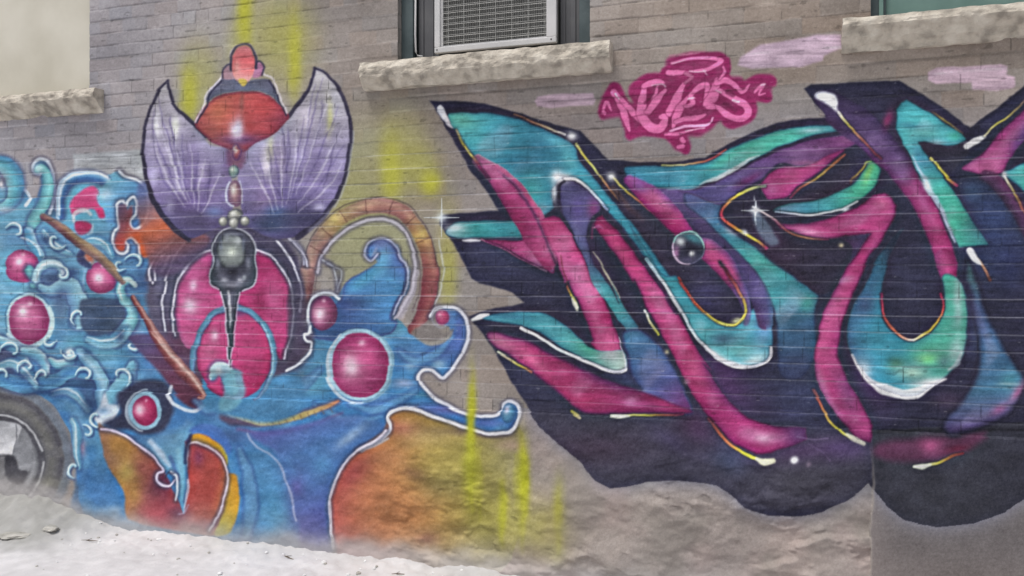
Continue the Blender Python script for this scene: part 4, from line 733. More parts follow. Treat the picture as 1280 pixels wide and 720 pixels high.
    for x, y, rx, ry, b, d in [(295, 190, 6, 11, (170, 80, 80), (100, 66, 110)), (293, 214, 7, 8, (150, 180, 170), (80, 90, 110)), (294, 242, 9, 17, (170, 130, 130), (110, 80, 110)), (293, 270, 10, 9, (130, 130, 120), (70, 72, 84)), (279, 277, 6, 6, (160, 160, 150), (90, 92, 96)), (307, 277, 6, 6, (160, 160, 150), (90, 92, 96)), (293, 279, 7, 7, (170, 170, 160), (90, 92, 96))]:
        orb(x, y, rx, ry, b, d, pt=p_dag, hi=(226, 226, 220), hs=.35, ha=.8)
    rim(v('l1', "303,480 290,510 295,550 310,560"), 2, a=.7, dark=False); rim(v('l1', "335,480 340,510 338,550"), 1.5, a=.6, dark=False)
    spray(294, 162, 8, 8, (226, 220, 240), .8)
    # ---------- rod
    band(v('l3', "165,245 210,272 260,310 320,355 380,400 430,450 462,488"), [9, 11, 12, 12, 12, 11, 7], [(150, 130, 120), (170, 140, 110), (120, 80, 84), (80, 60, 84)], pt=p_rod, soft=1.2, along=[((120, 96, 120), .5), ((140, 110, 120), .4), (None, .1), ((176, 160, 120), .4), ((150, 140, 120), .3), ((160, 140, 110), .4), ((120, 110, 120), .5)])
    band(J(v('l3', "502,545"), v('l4', "500,-30 545,40 590,95 640,150 680,195 668,200")), [6, 8, 12, 15, 17, 15, 5], [(140, 90, 90), (190, 150, 144), (130, 70, 70), (96, 50, 66)], pt=p_rod, soft=1.2)
    line(v('l4', "505,-10 560,55 610,105 660,165 680,192"), [1.5, 3, 3, 3, 2], (206, 176, 166), a=.7, soft=1)
    # ---------- right orbs and outlines of the scroll body
    fill(v('l5', "40,405 55,330 45,270 20,250 0,300 0,480 40,460"), (76, 68, 90), soft=3, a=.7)
    orb(404, 391, 19, 22, (160, 76, 116), (104, 56, 92), ring=None, pt=orbpart('dull mauve orb left of the blue tendril'), hx=-.2, hy=.05, hs=.35)
    rim(v('l5', "66,395 56,360 62,310 85,288 120,284 145,300"), 3, a=.85)
    rim(v('l5', "62,378 60,398 46,404 52,420 68,425 62,450 40,475 20,490 -5,502"), 3, a=.85)
    orb(450, 456, 36, 41, (194, 74, 128), (142, 50, 98), ring=(156, 188, 210), rw=4, pt=orbpart('largest pink orb, in a white ring right of the petals'), hx=-.32, hy=.1, hs=.24)
    line(ell(450, 457, 41.5, 47, a0=85, a1=235), [2, 4.5, 4, 2], (206, 216, 226), sm=False, a=.8); line(ell(450, 457, 41.5, 46, a0=235, a1=445), [2, 2, 4, 3, 3], (140, 176, 196), sm=False, a=.7)
    spray(437, 452, 7, 9, (226, 190, 206), .6); 
    rim(v('l5', "400,350 415,330 445,323 480,330 503,360 508,400 498,440 475,482 438,520 418,512 400,500 378,503 368,525 385,555 420,585 470,610 520,626 580,630 603,618 608,598 628,590 648,602 654,630 640,660 615,676 560,676 500,660 430,637 380,618 335,606 300,614 284,632 292,655 280,680 240,705 200,725"), 3.8, a=.9, c=(210, 212, 220))
    line(v('l5', "285,690 240,712 210,728"), [2, 6, 3], (214, 220, 226), a=.7, soft=1.5)
    orb(553, 397, 9, 10, (190, 80, 120), (130, 60, 100), ring=None, pt=orbpart('tiny pink orb in the hook of the right hand curl'), hs=.2, ha=.5)
    line(ell(552, 397, 12, 13, a0=60, a1=280), 2.4, (150, 150, 160), sm=False, a=.75)
    orb(637, 516, 9, 12, (90, 150, 180), (60, 100, 140), ring=None, pt=orbpart('small blue orb at the tip of the lowest curl'), hs=.3, ha=.6)
    rim(P("484,537 470,551 450,562 432,580 420,602 414,630 415,655 418,685"), 3, a=.85, c=(206, 200, 214))

def paint_tag():
    M = (150, 44, 96); K = (224, 112, 166); K2 = (234, 156, 200)
    fill(v('tg', '45,430 60,350 100,300 130,255 170,270 210,340 270,370 290,290 320,215 400,185 470,190 470,130 500,80 640,50 780,60 860,80 880,160 870,205 960,215 990,260 1040,205 1160,205 1150,290 1130,360 1060,350 1040,430 1010,490 930,505 840,490 770,540 690,590 620,600 630,670 540,680 500,610 400,590 330,560 280,590 220,600 190,480 130,470 60,480'), (150, 46, 98), soft=3.4, a=.9, pt=p_tag)
    for s, w in [("70,420 130,300 160,280 210,400 240,560", 50), ("60,440 110,380", 40), ("300,260 360,220 450,220 560,110 680,80 830,90 860,150 850,220", 50), ("240,590 340,560 480,580 600,680", 50), ("860,220 940,280 1060,230 1160,240", 50), ("1060,330 1120,340", 60),
                 ("480,180 600,200 760,180", 60), ("300,300 400,400 560,300 700,350 900,300 1000,420 900,480", 110), ("330,540 500,560 740,500 800,440", 60), ("560,560 590,660", 50)]:
        line(v('tg', s), w / 5.14 * 1.22, M, soft=2.2, a=.95, pt=p_tag)
    line(v('tg', "500,70 640,60 740,40"), [2, 3, 1], (190, 130, 150), a=.7, soft=1)
    for s, w, c in [("145,310 190,400 215,470 235,555", [34, 36, 30, 16], K), ("160,320 230,400 300,480 330,500", [20, 26, 34, 30], K), ("330,290 325,360 320,460 370,530 440,540 470,470 440,470", [24, 40, 46, 50, 44, 40, 20], K), ("330,270 400,245 440,245 460,255", [26, 34, 30, 10], K),
                    ("420,270 410,320 390,350 430,350 460,320", [10, 16, 18, 14, 8], K), ("360,440 400,380 470,300", [30, 36, 14], K), ("500,440 530,380 590,260", [40, 46, 20], K), ("520,540 540,470 560,420 620,340 660,345", [12, 40, 36, 18, 10], K), ("600,400 650,380 640,330 720,260 740,290 730,360", [16, 24, 20, 30, 26, 22], K),
                    ("540,500 600,480 680,470 720,450", [20, 26, 26, 10], K), ("500,560 600,530 740,515 770,470", [10, 14, 14, 8], K2), ("800,240 780,330 740,390 800,400", [34, 50, 46, 20], K), ("800,250 860,235 910,260 960,310 1010,260", [30, 30, 26, 18, 8], K), ("820,300 900,350 980,390 1010,440 960,480 880,460 800,400", [16, 28, 34, 34, 30, 34, 20], K),
                    ("510,120 600,95 720,85 810,100 820,120 740,160 620,178", [14, 14, 14, 20, 22, 16, 6], K), ("840,150 850,190 810,230", [10, 14, 8], K), ("490,185 560,180 620,182", [30, 28, 8], K), ("65,440 90,370 120,420", [14, 16, 10], K), ("70,430 80,440", [16, 16], K), ("1040,310 1100,265 1070,325 1110,318", [10, 18, 10, 6], K),
                    ("470,580 560,575 640,555", [14, 16, 6], K), ("575,610 585,625", [22, 22], K), ("555,660 580,655", [20, 20], K), ("600,190 640,215 600,250", [16, 20, 12], (176, 90, 130))]:
        line(v('tg', s), np.array(w) / 5.14 * 1.3 + 2.0, (118, 34, 76), soft=.7, a=.6)
        line(v('tg', s), np.array(w) / 5.14 * 1.3 + .1, c, soft=.6, a=.97)
    for s, w in [("625,175 680,180 730,168", 6), ("715,165 735,195", 5), ("620,350 655,345", 10), ("1085,268 1110,262", 9), ("380,268 450,262 470,280", 6), ("510,122 600,98", 5), ("150,318 170,350", 10), ("900,365 940,375", 12), ("600,560 720,535", 6), ("800,300 830,315", 6)]:
        line(v('tg', s), w / 5.14, (240, 206, 224), soft=.7, a=.85)
    for s, w in [("230,470 480,440 740,425", 5), ("650,320 800,305", 4), ("560,570 570,600", 5), ("520,430 490,530", 10), ("150,375 210,375", 4), ("340,380 380,340", 16), ("870,310 900,330", 34), ("850,380 930,430", 26), ("640,265 620,290", 16)]:
        line(v('tg', s), w / 5.14, (120, 38, 78), soft=.9, a=.7)
# ------------------------------------------------------------------ bare wall colours
V_FOUND = 0.862                                   # top of the stone foundation
U_BLOCK = U(1089)
UB = U_BLOCK + (vnoise(GV * 100, GV * 0, 14, 91, 3) - .5) * .03 - .012 * sst(.5, .2, GV)
def base_wall():
    n1 = vnoise(GX, GY, 260, 1, 4); n2 = vnoise(GX, GY, 60, 2, 4); n3 = vnoise(GU * 100, GV * 100, 9, 3, 3)
    top = np.stack([153 + 0 * n1, 144 + 0 * n1, 136 + 0 * n1], -1)
    canvas[:] = top
    # mauve cast towards the left, browner in the middle, greyer by the letters
    w = sst(520, 80, GX)[..., None]; canvas[:] += w * (C3((157, 153, 156)) - canvas)
    w = (sst(180, 60, GY) * sst(700, 900, GX))[..., None] * .6; canvas[:] += w * (C3((147, 134, 121)) - canvas)
    w = (np.exp(-((GX - 880) / 240) ** 2 - ((GY - 165) / 40) ** 2))[..., None] * .6; canvas[:] += w * (C3((124, 118, 122)) - canvas)
    w = (sst(90, 180, GY) * sst(980, 1080, GX))[..., None] * .4; canvas[:] += w * (C3((120, 115, 118)) - canvas)
    canvas[:] += ((n1 - .5) * 30 + (n2 - .5) * 34)[..., None]
    # brick to brick change
    cv = (GV - H) / COURSE + 0.1; row = np.floor(cv).astype(np.int32)
    off = (row & 1) * 0.5 + ((row * 7919) % 13) / 60.0
    hdr = (row % 6 == 2)
    bu = GU / np.where(hdr, .088, .165).astype(np.float32) + off; bi = np.floor(bu).astype(np.int32)
    hsh = ((row * 73856093) ^ (bi * 19349663)) & 1023
    hv = hsh.astype(np.float32) / 1023
    brick = GV > V_FOUND
    canvas[:] += np.where(brick, (hv - .5) * 11, 0)[..., None]
    tint = (((hsh * 37) & 255) / 255.0 - .5)[..., None] * C3((6, 0, -5)); canvas[:] += np.where(brick[..., None], tint, 0)
    # foundation
    f = (1 - sst(V_FOUND - .01, V_FOUND + .02, GV))
    nf = vnoise(GX, GY, 90, 5, 5); nf2 = vnoise(GX + 2 * GY, GY, 34, 6, 4)
    g = np.stack([156 + (nf - .5) * 50, 146 + (nf - .5) * 42, 138 + (nf - .5) * 34], -1) + ((nf2 - .5) * 26)[..., None]
    canvas[:] += f[..., None] * (g - canvas)
    # rendered block
    b = (GU > UB) & (GV < V_FOUND)
    gb = np.stack([112 + 10 * sst(.5, .1, GV), 107 + 6 * sst(.5, .1, GV), 106 + 2 * sst(.5, .1, GV)], -1) + ((n1 - .5) * 30 + (n2 - .5) * 14 + (n3 - .5) * 7)[..., None]
    canvas[b] = gb[b]
    return row, bu, brick, np.where(hdr, .088, .165).astype(np.float32)

def washes():
    # painted over patches
    fill(P("92,193 135,190 182,187 182,226 135,230 90,228"), (170, 176, 180), soft=2, sm=False, a=.8, pt=p_patch)
    fill(P("672,121 690,118 742,116 745,124 742,131 690,135 672,133 669,127"), (190, 164, 178), soft=1.6, sm=False, a=.9, pt=p_patch2)
    fill(P("925,72 950,56 990,50 1022,43 1052,44 1054,60 1030,70 1028,76 1000,84 940,86 922,82"), (196, 170, 188), soft=2.2, sm=False, a=.92, pt=p_patch3)
    fill(P("1160,90 1172,85 1250,80 1258,84 1258,94 1268,97 1268,110 1245,114 1215,112 1214,103 1170,105 1160,100"), (200, 172, 186), soft=1.6, sm=False, a=.95, pt=p_patch4)
    fill(P("1096,52 1110,60 1120,58 1110,50") , (160, 150, 156), soft=3, a=0)
    # yellow sprays
    Y = (188, 188, 52); Y2 = (178, 176, 84)
    for x, y, rx, ry, a, c in [(306, 20, 9, 45, .75, Y), (300, 60, 16, 40, .35, Y2), (236, 118, 10, 32, .7, Y), (250, 100, 24, 46, .4, Y2), (368, 70, 8, 46, .72, Y), (356, 60, 34, 50, .4, Y2), (345, 30, 40, 40, .3, Y2),
                               (488, 215, 13, 42, .7, Y), (500, 190, 34, 50, .42, Y2), (538, 228, 12, 16, .8, Y), (525, 210, 24, 30, .4, Y2), (470, 300, 60, 50, .5, (160, 158, 112)), (440, 250, 30, 60, .4, Y2),
                               (450, 200, 26, 60, .35, (160, 160, 120)), (485, 335, 14, 12, .4, Y), (560, 345, 10, 40, .5, Y2), (560, 300, 14, 60, .3, Y2)]:
        spray(x, y, rx * 1.1, ry * 1.08, c, min(.95, a * 1.3), 0, 1.3)
    spray(620, 210, 50, 70, (128, 122, 124), .35)
    spray(640, 160, 90, 12, (110, 104, 104), .35, -6)
    fill(P("880,620 1000,648 1088,612 1088,720 940,760 800,700"), (168, 156, 150), soft=30, a=.35)
    # lower yellow on the stone
def late_yellow():
    Y = (178, 180, 40); Y2 = (172, 166, 72)
    for x, y, rx, ry, a, c in [(590, 520, 5, 50, .75, Y), (590, 590, 9, 40, .7, Y), (655, 600, 7, 50, .8, Y), (628, 640, 6, 30, .7, Y), (700, 640, 7, 36, .6, Y), (640, 660, 50, 40, .4, Y2), (560, 575, 40, 30, .3, Y2),
                               (690, 665, 22, 34, .45, Y2), (600, 620, 30, 50, .25, Y2)]:
        spray(x, y, rx * 1.15, ry * 1.1, c, min(.92, a * 1.25), 0, 1.3)
    for x, y0_, y1_ in [(590, 480, 640), (655, 560, 690), (628, 600, 680), (700, 610, 690), (600, 560, 650), (645, 570, 630)]:
        line([(x, y0_), (x + 1, (y0_ + y1_) / 2), (x, y1_)], [5, 9, 3], Y, soft=3, a=.2, sm=False)
p_patch = part('paint_patch', None, 'pale grey buffed rectangle left of the purple wings')
p_patch2 = part('paint_patch', None, 'small pale pink buffed patch below the window sill')
p_patch3 = part('paint_patch', None, 'lilac buffed patch between the tag and the right window sill')
p_patch4 = part('paint_patch', None, 'stepped pale pink buffed patch under the right window sill')
# ------------------------------------------------------------------ paint everything
row, bu, brick, BL = base_wall()
washes()
paint_left()
RM = paint_right()
paint_tag()
late_yellow()
# sprayed paint has soft rims that wander a little from course to course
def resample(A, dx, dy, nearest=False):
    jj, ii = np.mgrid[0:NY, 0:NX].astype(np.float32)
    x = np.clip(ii + dx / S, 0, NX - 1.01); y = np.clip(jj + dy / S, 0, NY - 1.01)
    if nearest: return A[(y + .5).astype(int), (x + .5).astype(int)]
    xi = x.astype(int); yi = y.astype(int); fx = (x - xi)[..., None]; fy = (y - yi)[..., None]
    return (A[yi, xi] * (1 - fx) + A[yi, xi + 1] * fx) * (1 - fy) + (A[yi + 1, xi] * (1 - fx) + A[yi + 1, xi + 1] * fx) * fy
def blur(A, sig):
    r = int(3 * sig / S) + 1; k = np.exp(-.5 * (np.arange(-r, r + 1) * S / sig) ** 2); k /= k.sum()
    B = np.zeros_like(A)
    for i, q in enumerate(k): B += q * np.roll(A, i - r, 0)
    C_ = np.zeros_like(A)
    for i, q in enumerate(k): C_ += q * np.roll(B, i - r, 1)
    return C_
_r = np.floor((GV - H) / COURSE + 0.1)
wx = (vnoise(GX * .3 + 31 * _r, GY * 0 + 7.7 * _r, 9, 61, 2) - .5) * 3.4 + (vnoise(GX, GY, 14, 62, 3) - .5) * 3
wy = (vnoise(GX, GY, 18, 63, 3) - .5) * 3
onb = GV > V_FOUND
wx = np.where(onb, wx, (vnoise(GX, GY, 16, 64, 3) - .5) * 4)
canvas[:] = resample(canvas, wx, wy); pid = resample(pid, wx, wy, True)
canvas[:] = blur(canvas, .5)
# airbrushed shading of the letters: dark rims inside, ink outside
letm = np.isin(pid, [p_l1, p_l2, p_l3, p_l4]).astype(np.float32)
lb1 = blur(letm[..., None], 5)[..., 0]
inner = np.clip((1 - lb1) * 2.1, 0, 1) * letm
vary = .45 + .75 * vnoise(GX, GY, 60, 67, 2)
pinky = sst(20, 60, canvas[..., 0] - canvas[..., 1])
canvas[:] = canvas + (canvas * (np.array([.60, .60, .70], np.float32) - pinky[..., None] * np.array([.06, .18, .0], np.float32)) - canvas) * np.clip(inner * vary * .52, 0, .7)[..., None]
pv = sst(.35, .7, vnoise(GX + 40, GY * .8, 46, 69, 3)) * pinky * letm
canvas[:] = canvas + (canvas * np.array([.80, .62, .78], np.float32) - canvas) * (.12 + .5 * pv)[..., None] * (pinky * letm)[..., None]
core_ = sst(.75, .98, blur(letm[..., None], 9)[..., 0]) * sst(.45, .75, vnoise(GX * .8 + GY * .6, GY * .5, 30, 68, 3)) * letm * sst(85, 130, canvas.max(-1))
canvas[:] = canvas + (canvas * .55 + np.array([112, 100, 112], np.float32) - canvas) * (core_ * .42)[..., None]
# crisp local contrast of layered spray paint
pm0 = blur((pid > 0).astype(np.float32)[..., None], 2)
canvas[:] = np.clip(canvas + .28 * pm0 * (canvas - blur(canvas, 7)), 14, 240)
bkm = (pid == p_back).astype(np.float32)
rim_o = np.clip(blur(letm[..., None], 3.2)[..., 0] * 2.4, 0, 1) * bkm
brt = sst(150, 90, canvas.mean(-1))
canvas[:] = canvas + (np.array([38, 36, 50], np.float32) - canvas) * (rim_o * .32 * brt)[..., None]
hal = np.clip(blur(np.isin(pid, [p_back]).astype(np.float32)[..., None], 11)[..., 0] * 1.9, 0, 1) * (pid == 0) * (GV < V_FOUND + .02) * (GX > 600)
canvas[:] = canvas + (np.array([136, 136, 147], np.float32) - canvas) * (hal * .8)[..., None]
# faded, chalky paint
lum = canvas @ np.array([.3, .59, .11], np.float32)
satk = (.93 - .03 * sst(620, 420, GX))[..., None]
pm_ = blur((pid > 0).astype(np.float32)[..., None], 1.5)
satk = 1 - (1 - satk) * pm_
canvas[:] = lum[..., None] + (canvas - lum[..., None]) * satk
canvas[:] = canvas * .985 + np.array([2, 2, 4], np.float32)
# uneven coats inside the painted shapes
mott = vnoise(GX, GY * 1.7, 22, 65, 4)
canvas *= (1 + (mott - .5) * .36 * pm_[..., 0])[..., None]
strk = vnoise(GX * .22, GY * 2.6, 7, 66, 3)
canvas *= (1 + (strk - .5) * .34 * pm_[..., 0] * onb)[..., None]
# sparkle to the left of the letters
star(552, 272, 22, .75); spray(565, 285, 10, 3, (216, 222, 224), .5)

# brick joints: a dark recess with ragged pale mortar that the spray never reached
wob = (vnoise(GU * 100, GV * 100, 22, 11, 2) - .5) * .09
cvj = (GV - H) / COURSE + 0.1
fr = cvj - np.round(cvj + wob) + wob
djb = np.abs(fr) * COURSE                       # metres to the bed joint
fb = bu - np.round(bu + wob * .5) + wob * .3
djh = np.abs(fb) * BL
isb = GV > V_FOUND
paintmask = (pid > 0)
la = vnoise(GU * 100 + 37 * np.round(cvj), np.round(cvj) * 13.7, 16, 12, 3)          # along each joint
lb = vnoise(GU * 100 + 91 * np.round(cvj), np.round(cvj) * 5.3, 60, 13, 2)
rowi = np.round(cvj).astype(np.int32)
rs = (((rowi * 2654435) >> 3) & 255) / 255.0
mural = sst(140, 230, GY)
core = np.exp(-(djb / .0024) ** 2); fillj0 = sst(.35, .6, vnoise(GU * 100, GV * 100, 45, 73, 3))
wide = np.exp(-(djb / .0055) ** 2)
white_a = np.exp(-(djb / .0027) ** 2) * (.06 + .80 * mural * (.25 + .75 * rs)) * sst(.36, .58, .5 * la + .5 * lb + .12 * mural)
dark_a = wide * .30 * sst(.62, .35, la) + core * .2 * (lb > .5)
hz = np.exp(-(djh / .0026) ** 2) * (djb > .004)
hd = hz * .55 * sst(.45, .7, vnoise(GU * 100, GV * 100, 7, 14, 2)) * sst(.36, .56, vnoise(GU * 100, GV * 100, 50, 15, 2))
yw = np.exp(-((fr * COURSE + .0035) / .0022) ** 2)
full = (slice(None), slice(None))
jm = isb.astype(np.float32)
wj = (.62 + .25 * (1 - mural)) * (.4 + fillj0) + .9 * np.exp(-((GX - 400) / 60) ** 2 - ((GY - 150) / 70) ** 2) - .35 * sst(250, 100, GX) * (1 - mural)
comp(full, np.clip(dark_a * wj, 0, .8) * jm, canvas * .58)
comp(full, np.clip(hd * jm * (1 + 2.2 * np.exp(-((GX - 400) / 60) ** 2 - ((GY - 150) / 80) ** 2) + 1.0 * np.exp(-((GX - 1140) / 60) ** 2 - ((GY - 460) / 40) ** 2)), 0, .8), canvas * .5)
comp(full, white_a * jm, canvas * .45 + C3((206, 206, 214)) * .62)
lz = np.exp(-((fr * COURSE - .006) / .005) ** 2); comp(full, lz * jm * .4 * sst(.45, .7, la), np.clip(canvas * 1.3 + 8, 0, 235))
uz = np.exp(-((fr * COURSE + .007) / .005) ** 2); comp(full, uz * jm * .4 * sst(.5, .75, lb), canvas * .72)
# scattered ragged ledges and chips
ch = vnoise(GU * 100, GV * 260, 5, 16, 2)
comp(full, sst(.80, .86, ch) * .35 * jm, canvas * .55)
ch2 = vnoise(GU * 100 + 50, GV * 300, 4, 17, 2)
comp(full, sst(.86, .92, ch2) * .22 * jm, C3((212, 210, 208)))
# spray grain, dust and weathering
gr = rng.normal(0, 1, canvas.shape[:2]).astype(np.float32)
st_ = vnoise(GX * .35, GY * 2.2, 6, 31, 3)
canvas += ((gr * 3.6) + (blur(gr[..., None], 1.1)[..., 0] * 7.0) + (st_ - .5) * 9)[..., None]
gzl = .055 + .145 / (1 + np.exp((GU - U(95)) / .09))            # where the ground meets the wall
hgt = GV - gzl + (vnoise(GX, GY, 40, 18, 4) - .5) * .10
comp(full, sst(.12, .0, hgt) * .8, C3((190, 185, 184)))
comp(full, sst(.24, .0, hgt) * .32, C3((180, 176, 176)))
# light from the left, painted as a pale line down the rendered block's edge
eb = np.exp(-((GU - UB) / .006) ** 2) * (GV < V_FOUND) * sst(.9, .5, GV)
comp(full, eb * .6, C3((176, 168, 160)))

# ------------------------------------------------------------------ relief of the wall
REL = np.zeros_like(GU)
fillj = .25 + .75 * sst(.35, .6, vnoise(GU * 100, GV * 100, 45, 73, 3))
REL += -.0032 * fillj * np.exp(-(djb / .005) ** 2) * isb - .0018 * fillj * np.exp(-(djh / .004) ** 2) * isb
REL += ((vnoise(GU * 100, GV * 100, 3.2, 41, 3) - .5) * .0022 + (vnoise(GU * 100, GV * 100, 30, 42, 3) - .5) * .006)
tl = ((((row * 73856093) ^ (np.floor(bu).astype(np.int32) * 83492791)) & 255) / 255.0 - .5)
REL += np.where(isb, tl * .0028, 0)
# rubble foundation, parged over
rock = vnoise(GU * 80 + 14 * vnoise(GU * 100, GV * 100, 25, 51, 2), GV * 130, 26, 52, 4)
rock2 = 1 - np.abs(2 * vnoise(GU * 80 + GV * 60, GV * 130, 38, 53, 3) - 1)
smoothq = .35 + .65 * sst(.62, .45, GV) 
fnd = (~isb) & (GU < UB)
left_smooth = .35 + .65 * sst(U(380), U(560), GU)
tn_ = vnoise(GU * 70 + GV * 60, GV * 130 - GU * 40, 34, 57, 5) * 4.2
terr = (np.floor(tn_) + sst(.0, .45, tn_ - np.floor(tn_))) / 4.2
rgt = sst(U(420), U(640), GU)
REL = np.where(fnd, .016 + ((rock - .5) * .075 + (rock2 - .7) * .02) * smoothq * left_smooth + (terr - .5) * .11 * rgt * sst(.30, .55, vnoise(GU * 60, GV * 60, 30, 59, 2)) * sst(.75, .50, GV) + (vnoise(GU * 100, GV * 100, 4, 54, 3) - .5) * .008, REL)
pits = sst(.76, .86, vnoise(GU * 100 + GV * 70, GV * 190, 12, 58, 3)) * fnd * rgt * (GV < .55)
REL -= pits * .005; comp(full, pits * .3, canvas * .7)
comp(full, sst(.5, .75, vnoise(GX, GY, 70, 71, 3)) * .3 * fnd * (pid == 0), C3((172, 152, 148))); comp(full, sst(.5, .75, vnoise(GX, GY, 60, 72, 3)) * .3 * fnd * (pid == 0), C3((126, 124, 116)))


blk = (~isb) & (GU >= UB)
REL = np.where(blk, .030 + (vnoise(GU * 100, GV * 100, 40, 55, 3) - .5) * .006 + (vnoise(GU * 100, GV * 100, 1.5, 56, 2) - .5) * .0008, REL)

REL = np.maximum(REL, -.009)
# ------------------------------------------------------------------ to base colours
def lin(c):
    c = np.clip(c / 255.0, 0, 1)
    return np.where(c <= .04045, c / 12.92, ((c + .055) / 1.055) ** 2.4)
ALB = lin(canvas).astype(np.float32) * 0.92
ALB = np.clip(ALB, .012, .8)

# openings in the wall
V_SILL = H + (350 - 71) / (F * .0714) * 0 + 15.35 * COURSE    # top of the stone sills
OPEN = [(U(-130), U(112)), (U(497), U(738)), (U(1088), U(1340))]
vv0 = V_SILL
def hole_mask():
    m = np.zeros(GU.shape, bool)
    for a, b in OPEN: m |= (GU > a) & (GU < b) & (GV > vv0 - .03)
    return m

# ------------------------------------------------------------------ materials
def newmat(name):
    m = bpy.data.materials.new(name); m.use_nodes = True
    nt = m.node_tree; b = nt.nodes['Principled BSDF']
    return m, nt, b
def mat_noise(name, c1, c2, scale=8, rough=.8, bump=.2, detail=8, metallic=0, bscale=None, spec=.4, c3=None):
    m, nt, b = newmat(name)
    tc = nt.nodes.new('ShaderNodeTexCoord')
    n = nt.nodes.new('ShaderNodeTexNoise'); n.inputs['Scale'].default_value = scale; n.inputs['Detail'].default_value = detail
    r = nt.nodes.new('ShaderNodeValToRGB'); r.color_ramp.elements[0].position = .35; r.color_ramp.elements[1].position = .65
    r.color_ramp.elements[0].color = (*c1, 1); r.color_ramp.elements[1].color = (*c2, 1)
    if c3: e = r.color_ramp.elements.new(.5); e.color = (*c3, 1)
    nt.links.new(tc.outputs['Object'], n.inputs['Vector']); nt.links.new(n.outputs['Fac'], r.inputs['Fac']); nt.links.new(r.outputs['Color'], b.inputs['Base Color'])
    n2 = nt.nodes.new('ShaderNodeTexNoise'); n2.inputs['Scale'].default_value = bscale or scale * 6; n2.inputs['Detail'].default_value = 6
    nt.links.new(tc.outputs['Object'], n2.inputs['Vector'])
    bp = nt.nodes.new('ShaderNodeBump'); bp.inputs['Strength'].default_value = bump; bp.inputs['Distance'].default_value = .01
    nt.links.new(n2.outputs['Fac'], bp.inputs['Height']); nt.links.new(bp.outputs['Normal'], b.inputs['Normal'])
    b.inputs['Roughness'].default_value = rough; b.inputs['Metallic'].default_value = metallic; b.inputs['Specular IOR Level'].default_value = spec
    return m
def mat_paintwall():
    m, nt, b = newmat('painted_masonry')
    at = nt.nodes.new('ShaderNodeAttribute'); at.attribute_name = 'paint'
    tc = nt.nodes.new('ShaderNodeTexCoord')
    n = nt.nodes.new('ShaderNodeTexNoise'); n.inputs['Scale'].default_value = 120; n.inputs['Detail'].default_value = 5
    nt.links.new(tc.outputs['Object'], n.inputs['Vector'])
    mr = nt.nodes.new('ShaderNodeMapRange'); mr.inputs['To Min'].default_value = .93; mr.inputs['To Max'].default_value = 1.07
    nt.links.new(n.outputs['Fac'], mr.inputs['Value'])
    mx = nt.nodes.new('ShaderNodeVectorMath'); mx.operation = 'SCALE'
    nt.links.new(at.outputs['Color'], mx.inputs[0]); nt.links.new(mr.outputs['Result'], mx.inputs['Scale']); nt.links.new(mx.outputs['Vector'], b.inputs['Base Color'])
    bp = nt.nodes.new('ShaderNodeBump'); bp.inputs['Strength'].default_value = .25; bp.inputs['Distance'].default_value = .004
    nt.links.new(n.outputs['Fac'], bp.inputs['Height']); nt.links.new(bp.outputs['Normal'], b.inputs['Normal'])
    b.inputs['Roughness'].default_value = .72; b.inputs['Specular IOR Level'].default_value = .15
    return m
M_WALL = mat_paintwall()
def mat_brick():
    m, nt, b = newmat('plain_brickwork')
    tc = nt.nodes.new('ShaderNodeTexCoord'); sp = nt.nodes.new('ShaderNodeSeparateXYZ'); cb = nt.nodes.new('ShaderNodeCombineXYZ')
    nt.links.new(tc.outputs['Object'], sp.inputs[0]); ad = nt.nodes.new('ShaderNodeMath'); nt.links.new(sp.outputs['X'], ad.inputs[0]); nt.links.new(sp.outputs['Y'], ad.inputs[1])
    nt.links.new(ad.outputs[0], cb.inputs['X'])
    a2 = nt.nodes.new('ShaderNodeMath'); a2.inputs[1].default_value = -(H - .1 * COURSE - math.floor(H / COURSE) * COURSE); nt.links.new(sp.outputs['Z'], a2.inputs[0]); nt.links.new(a2.outputs[0], cb.inputs['Y'])
    br = nt.nodes.new('ShaderNodeTexBrick'); br.inputs['Scale'].default_value = 1; br.inputs['Brick Width'].default_value = .205; br.inputs['Row Height'].default_value = COURSE
    br.inputs['Mortar Size'].default_value = .004; br.inputs['Mortar Smooth'].default_value = .5
    br.inputs['Color1'].default_value = (.29, .265, .25, 1); br.inputs['Color2'].default_value = (.24, .22, .205, 1); br.inputs['Mortar'].default_value = (.2, .19, .18, 1)
    nt.links.new(cb.outputs[0], br.inputs['Vector']); nt.links.new(br.outputs['Color'], b.inputs['Base Color'])
    bp = nt.nodes.new('ShaderNodeBump'); bp.invert = True; bp.inputs['Distance'].default_value = .006; nt.links.new(br.outputs['Fac'], bp.inputs['Height']); nt.links.new(bp.outputs['Normal'], b.inputs['Normal'])
    b.inputs['Roughness'].default_value = .85
    return m
M_BRICK = mat_brick()
M_STONE = mat_noise('rock_faced_limestone', (.30, .27, .23), (.62, .57, .49), 14, .9, .5, c3=(.50, .45, .38))
M_TEAL = mat_noise('weathered_teal_paint', (.045, .065, .07), (.075, .10, .105), 9, .55, .15)
M_GREEN = mat_noise('faded_green_board', (.10, .18, .16), (.16, .26, .23), 5, .7, .1)
M_CREAM = mat_noise('cream_board', (.50, .47, .39), (.60, .57, .49), 3, .7, .05)
M_PLAST = mat_noise('aged_white_plastic', (.50, .50, .50), (.58, .57, .57), 6, .5, .05)
M_GREYP = mat_noise('grey_accordion_panel', (.085, .085, .092), (.12, .12, .125), 5, .6, .05)
M_DARK = mat_noise('dark_interior', (.02, .02, .022), (.035, .035, .038), 3, .7, .05)
M_FIN = mat_noise('grey_condenser_fins', (.11, .11, .105), (.15, .15, .145), 20, .7, .1)
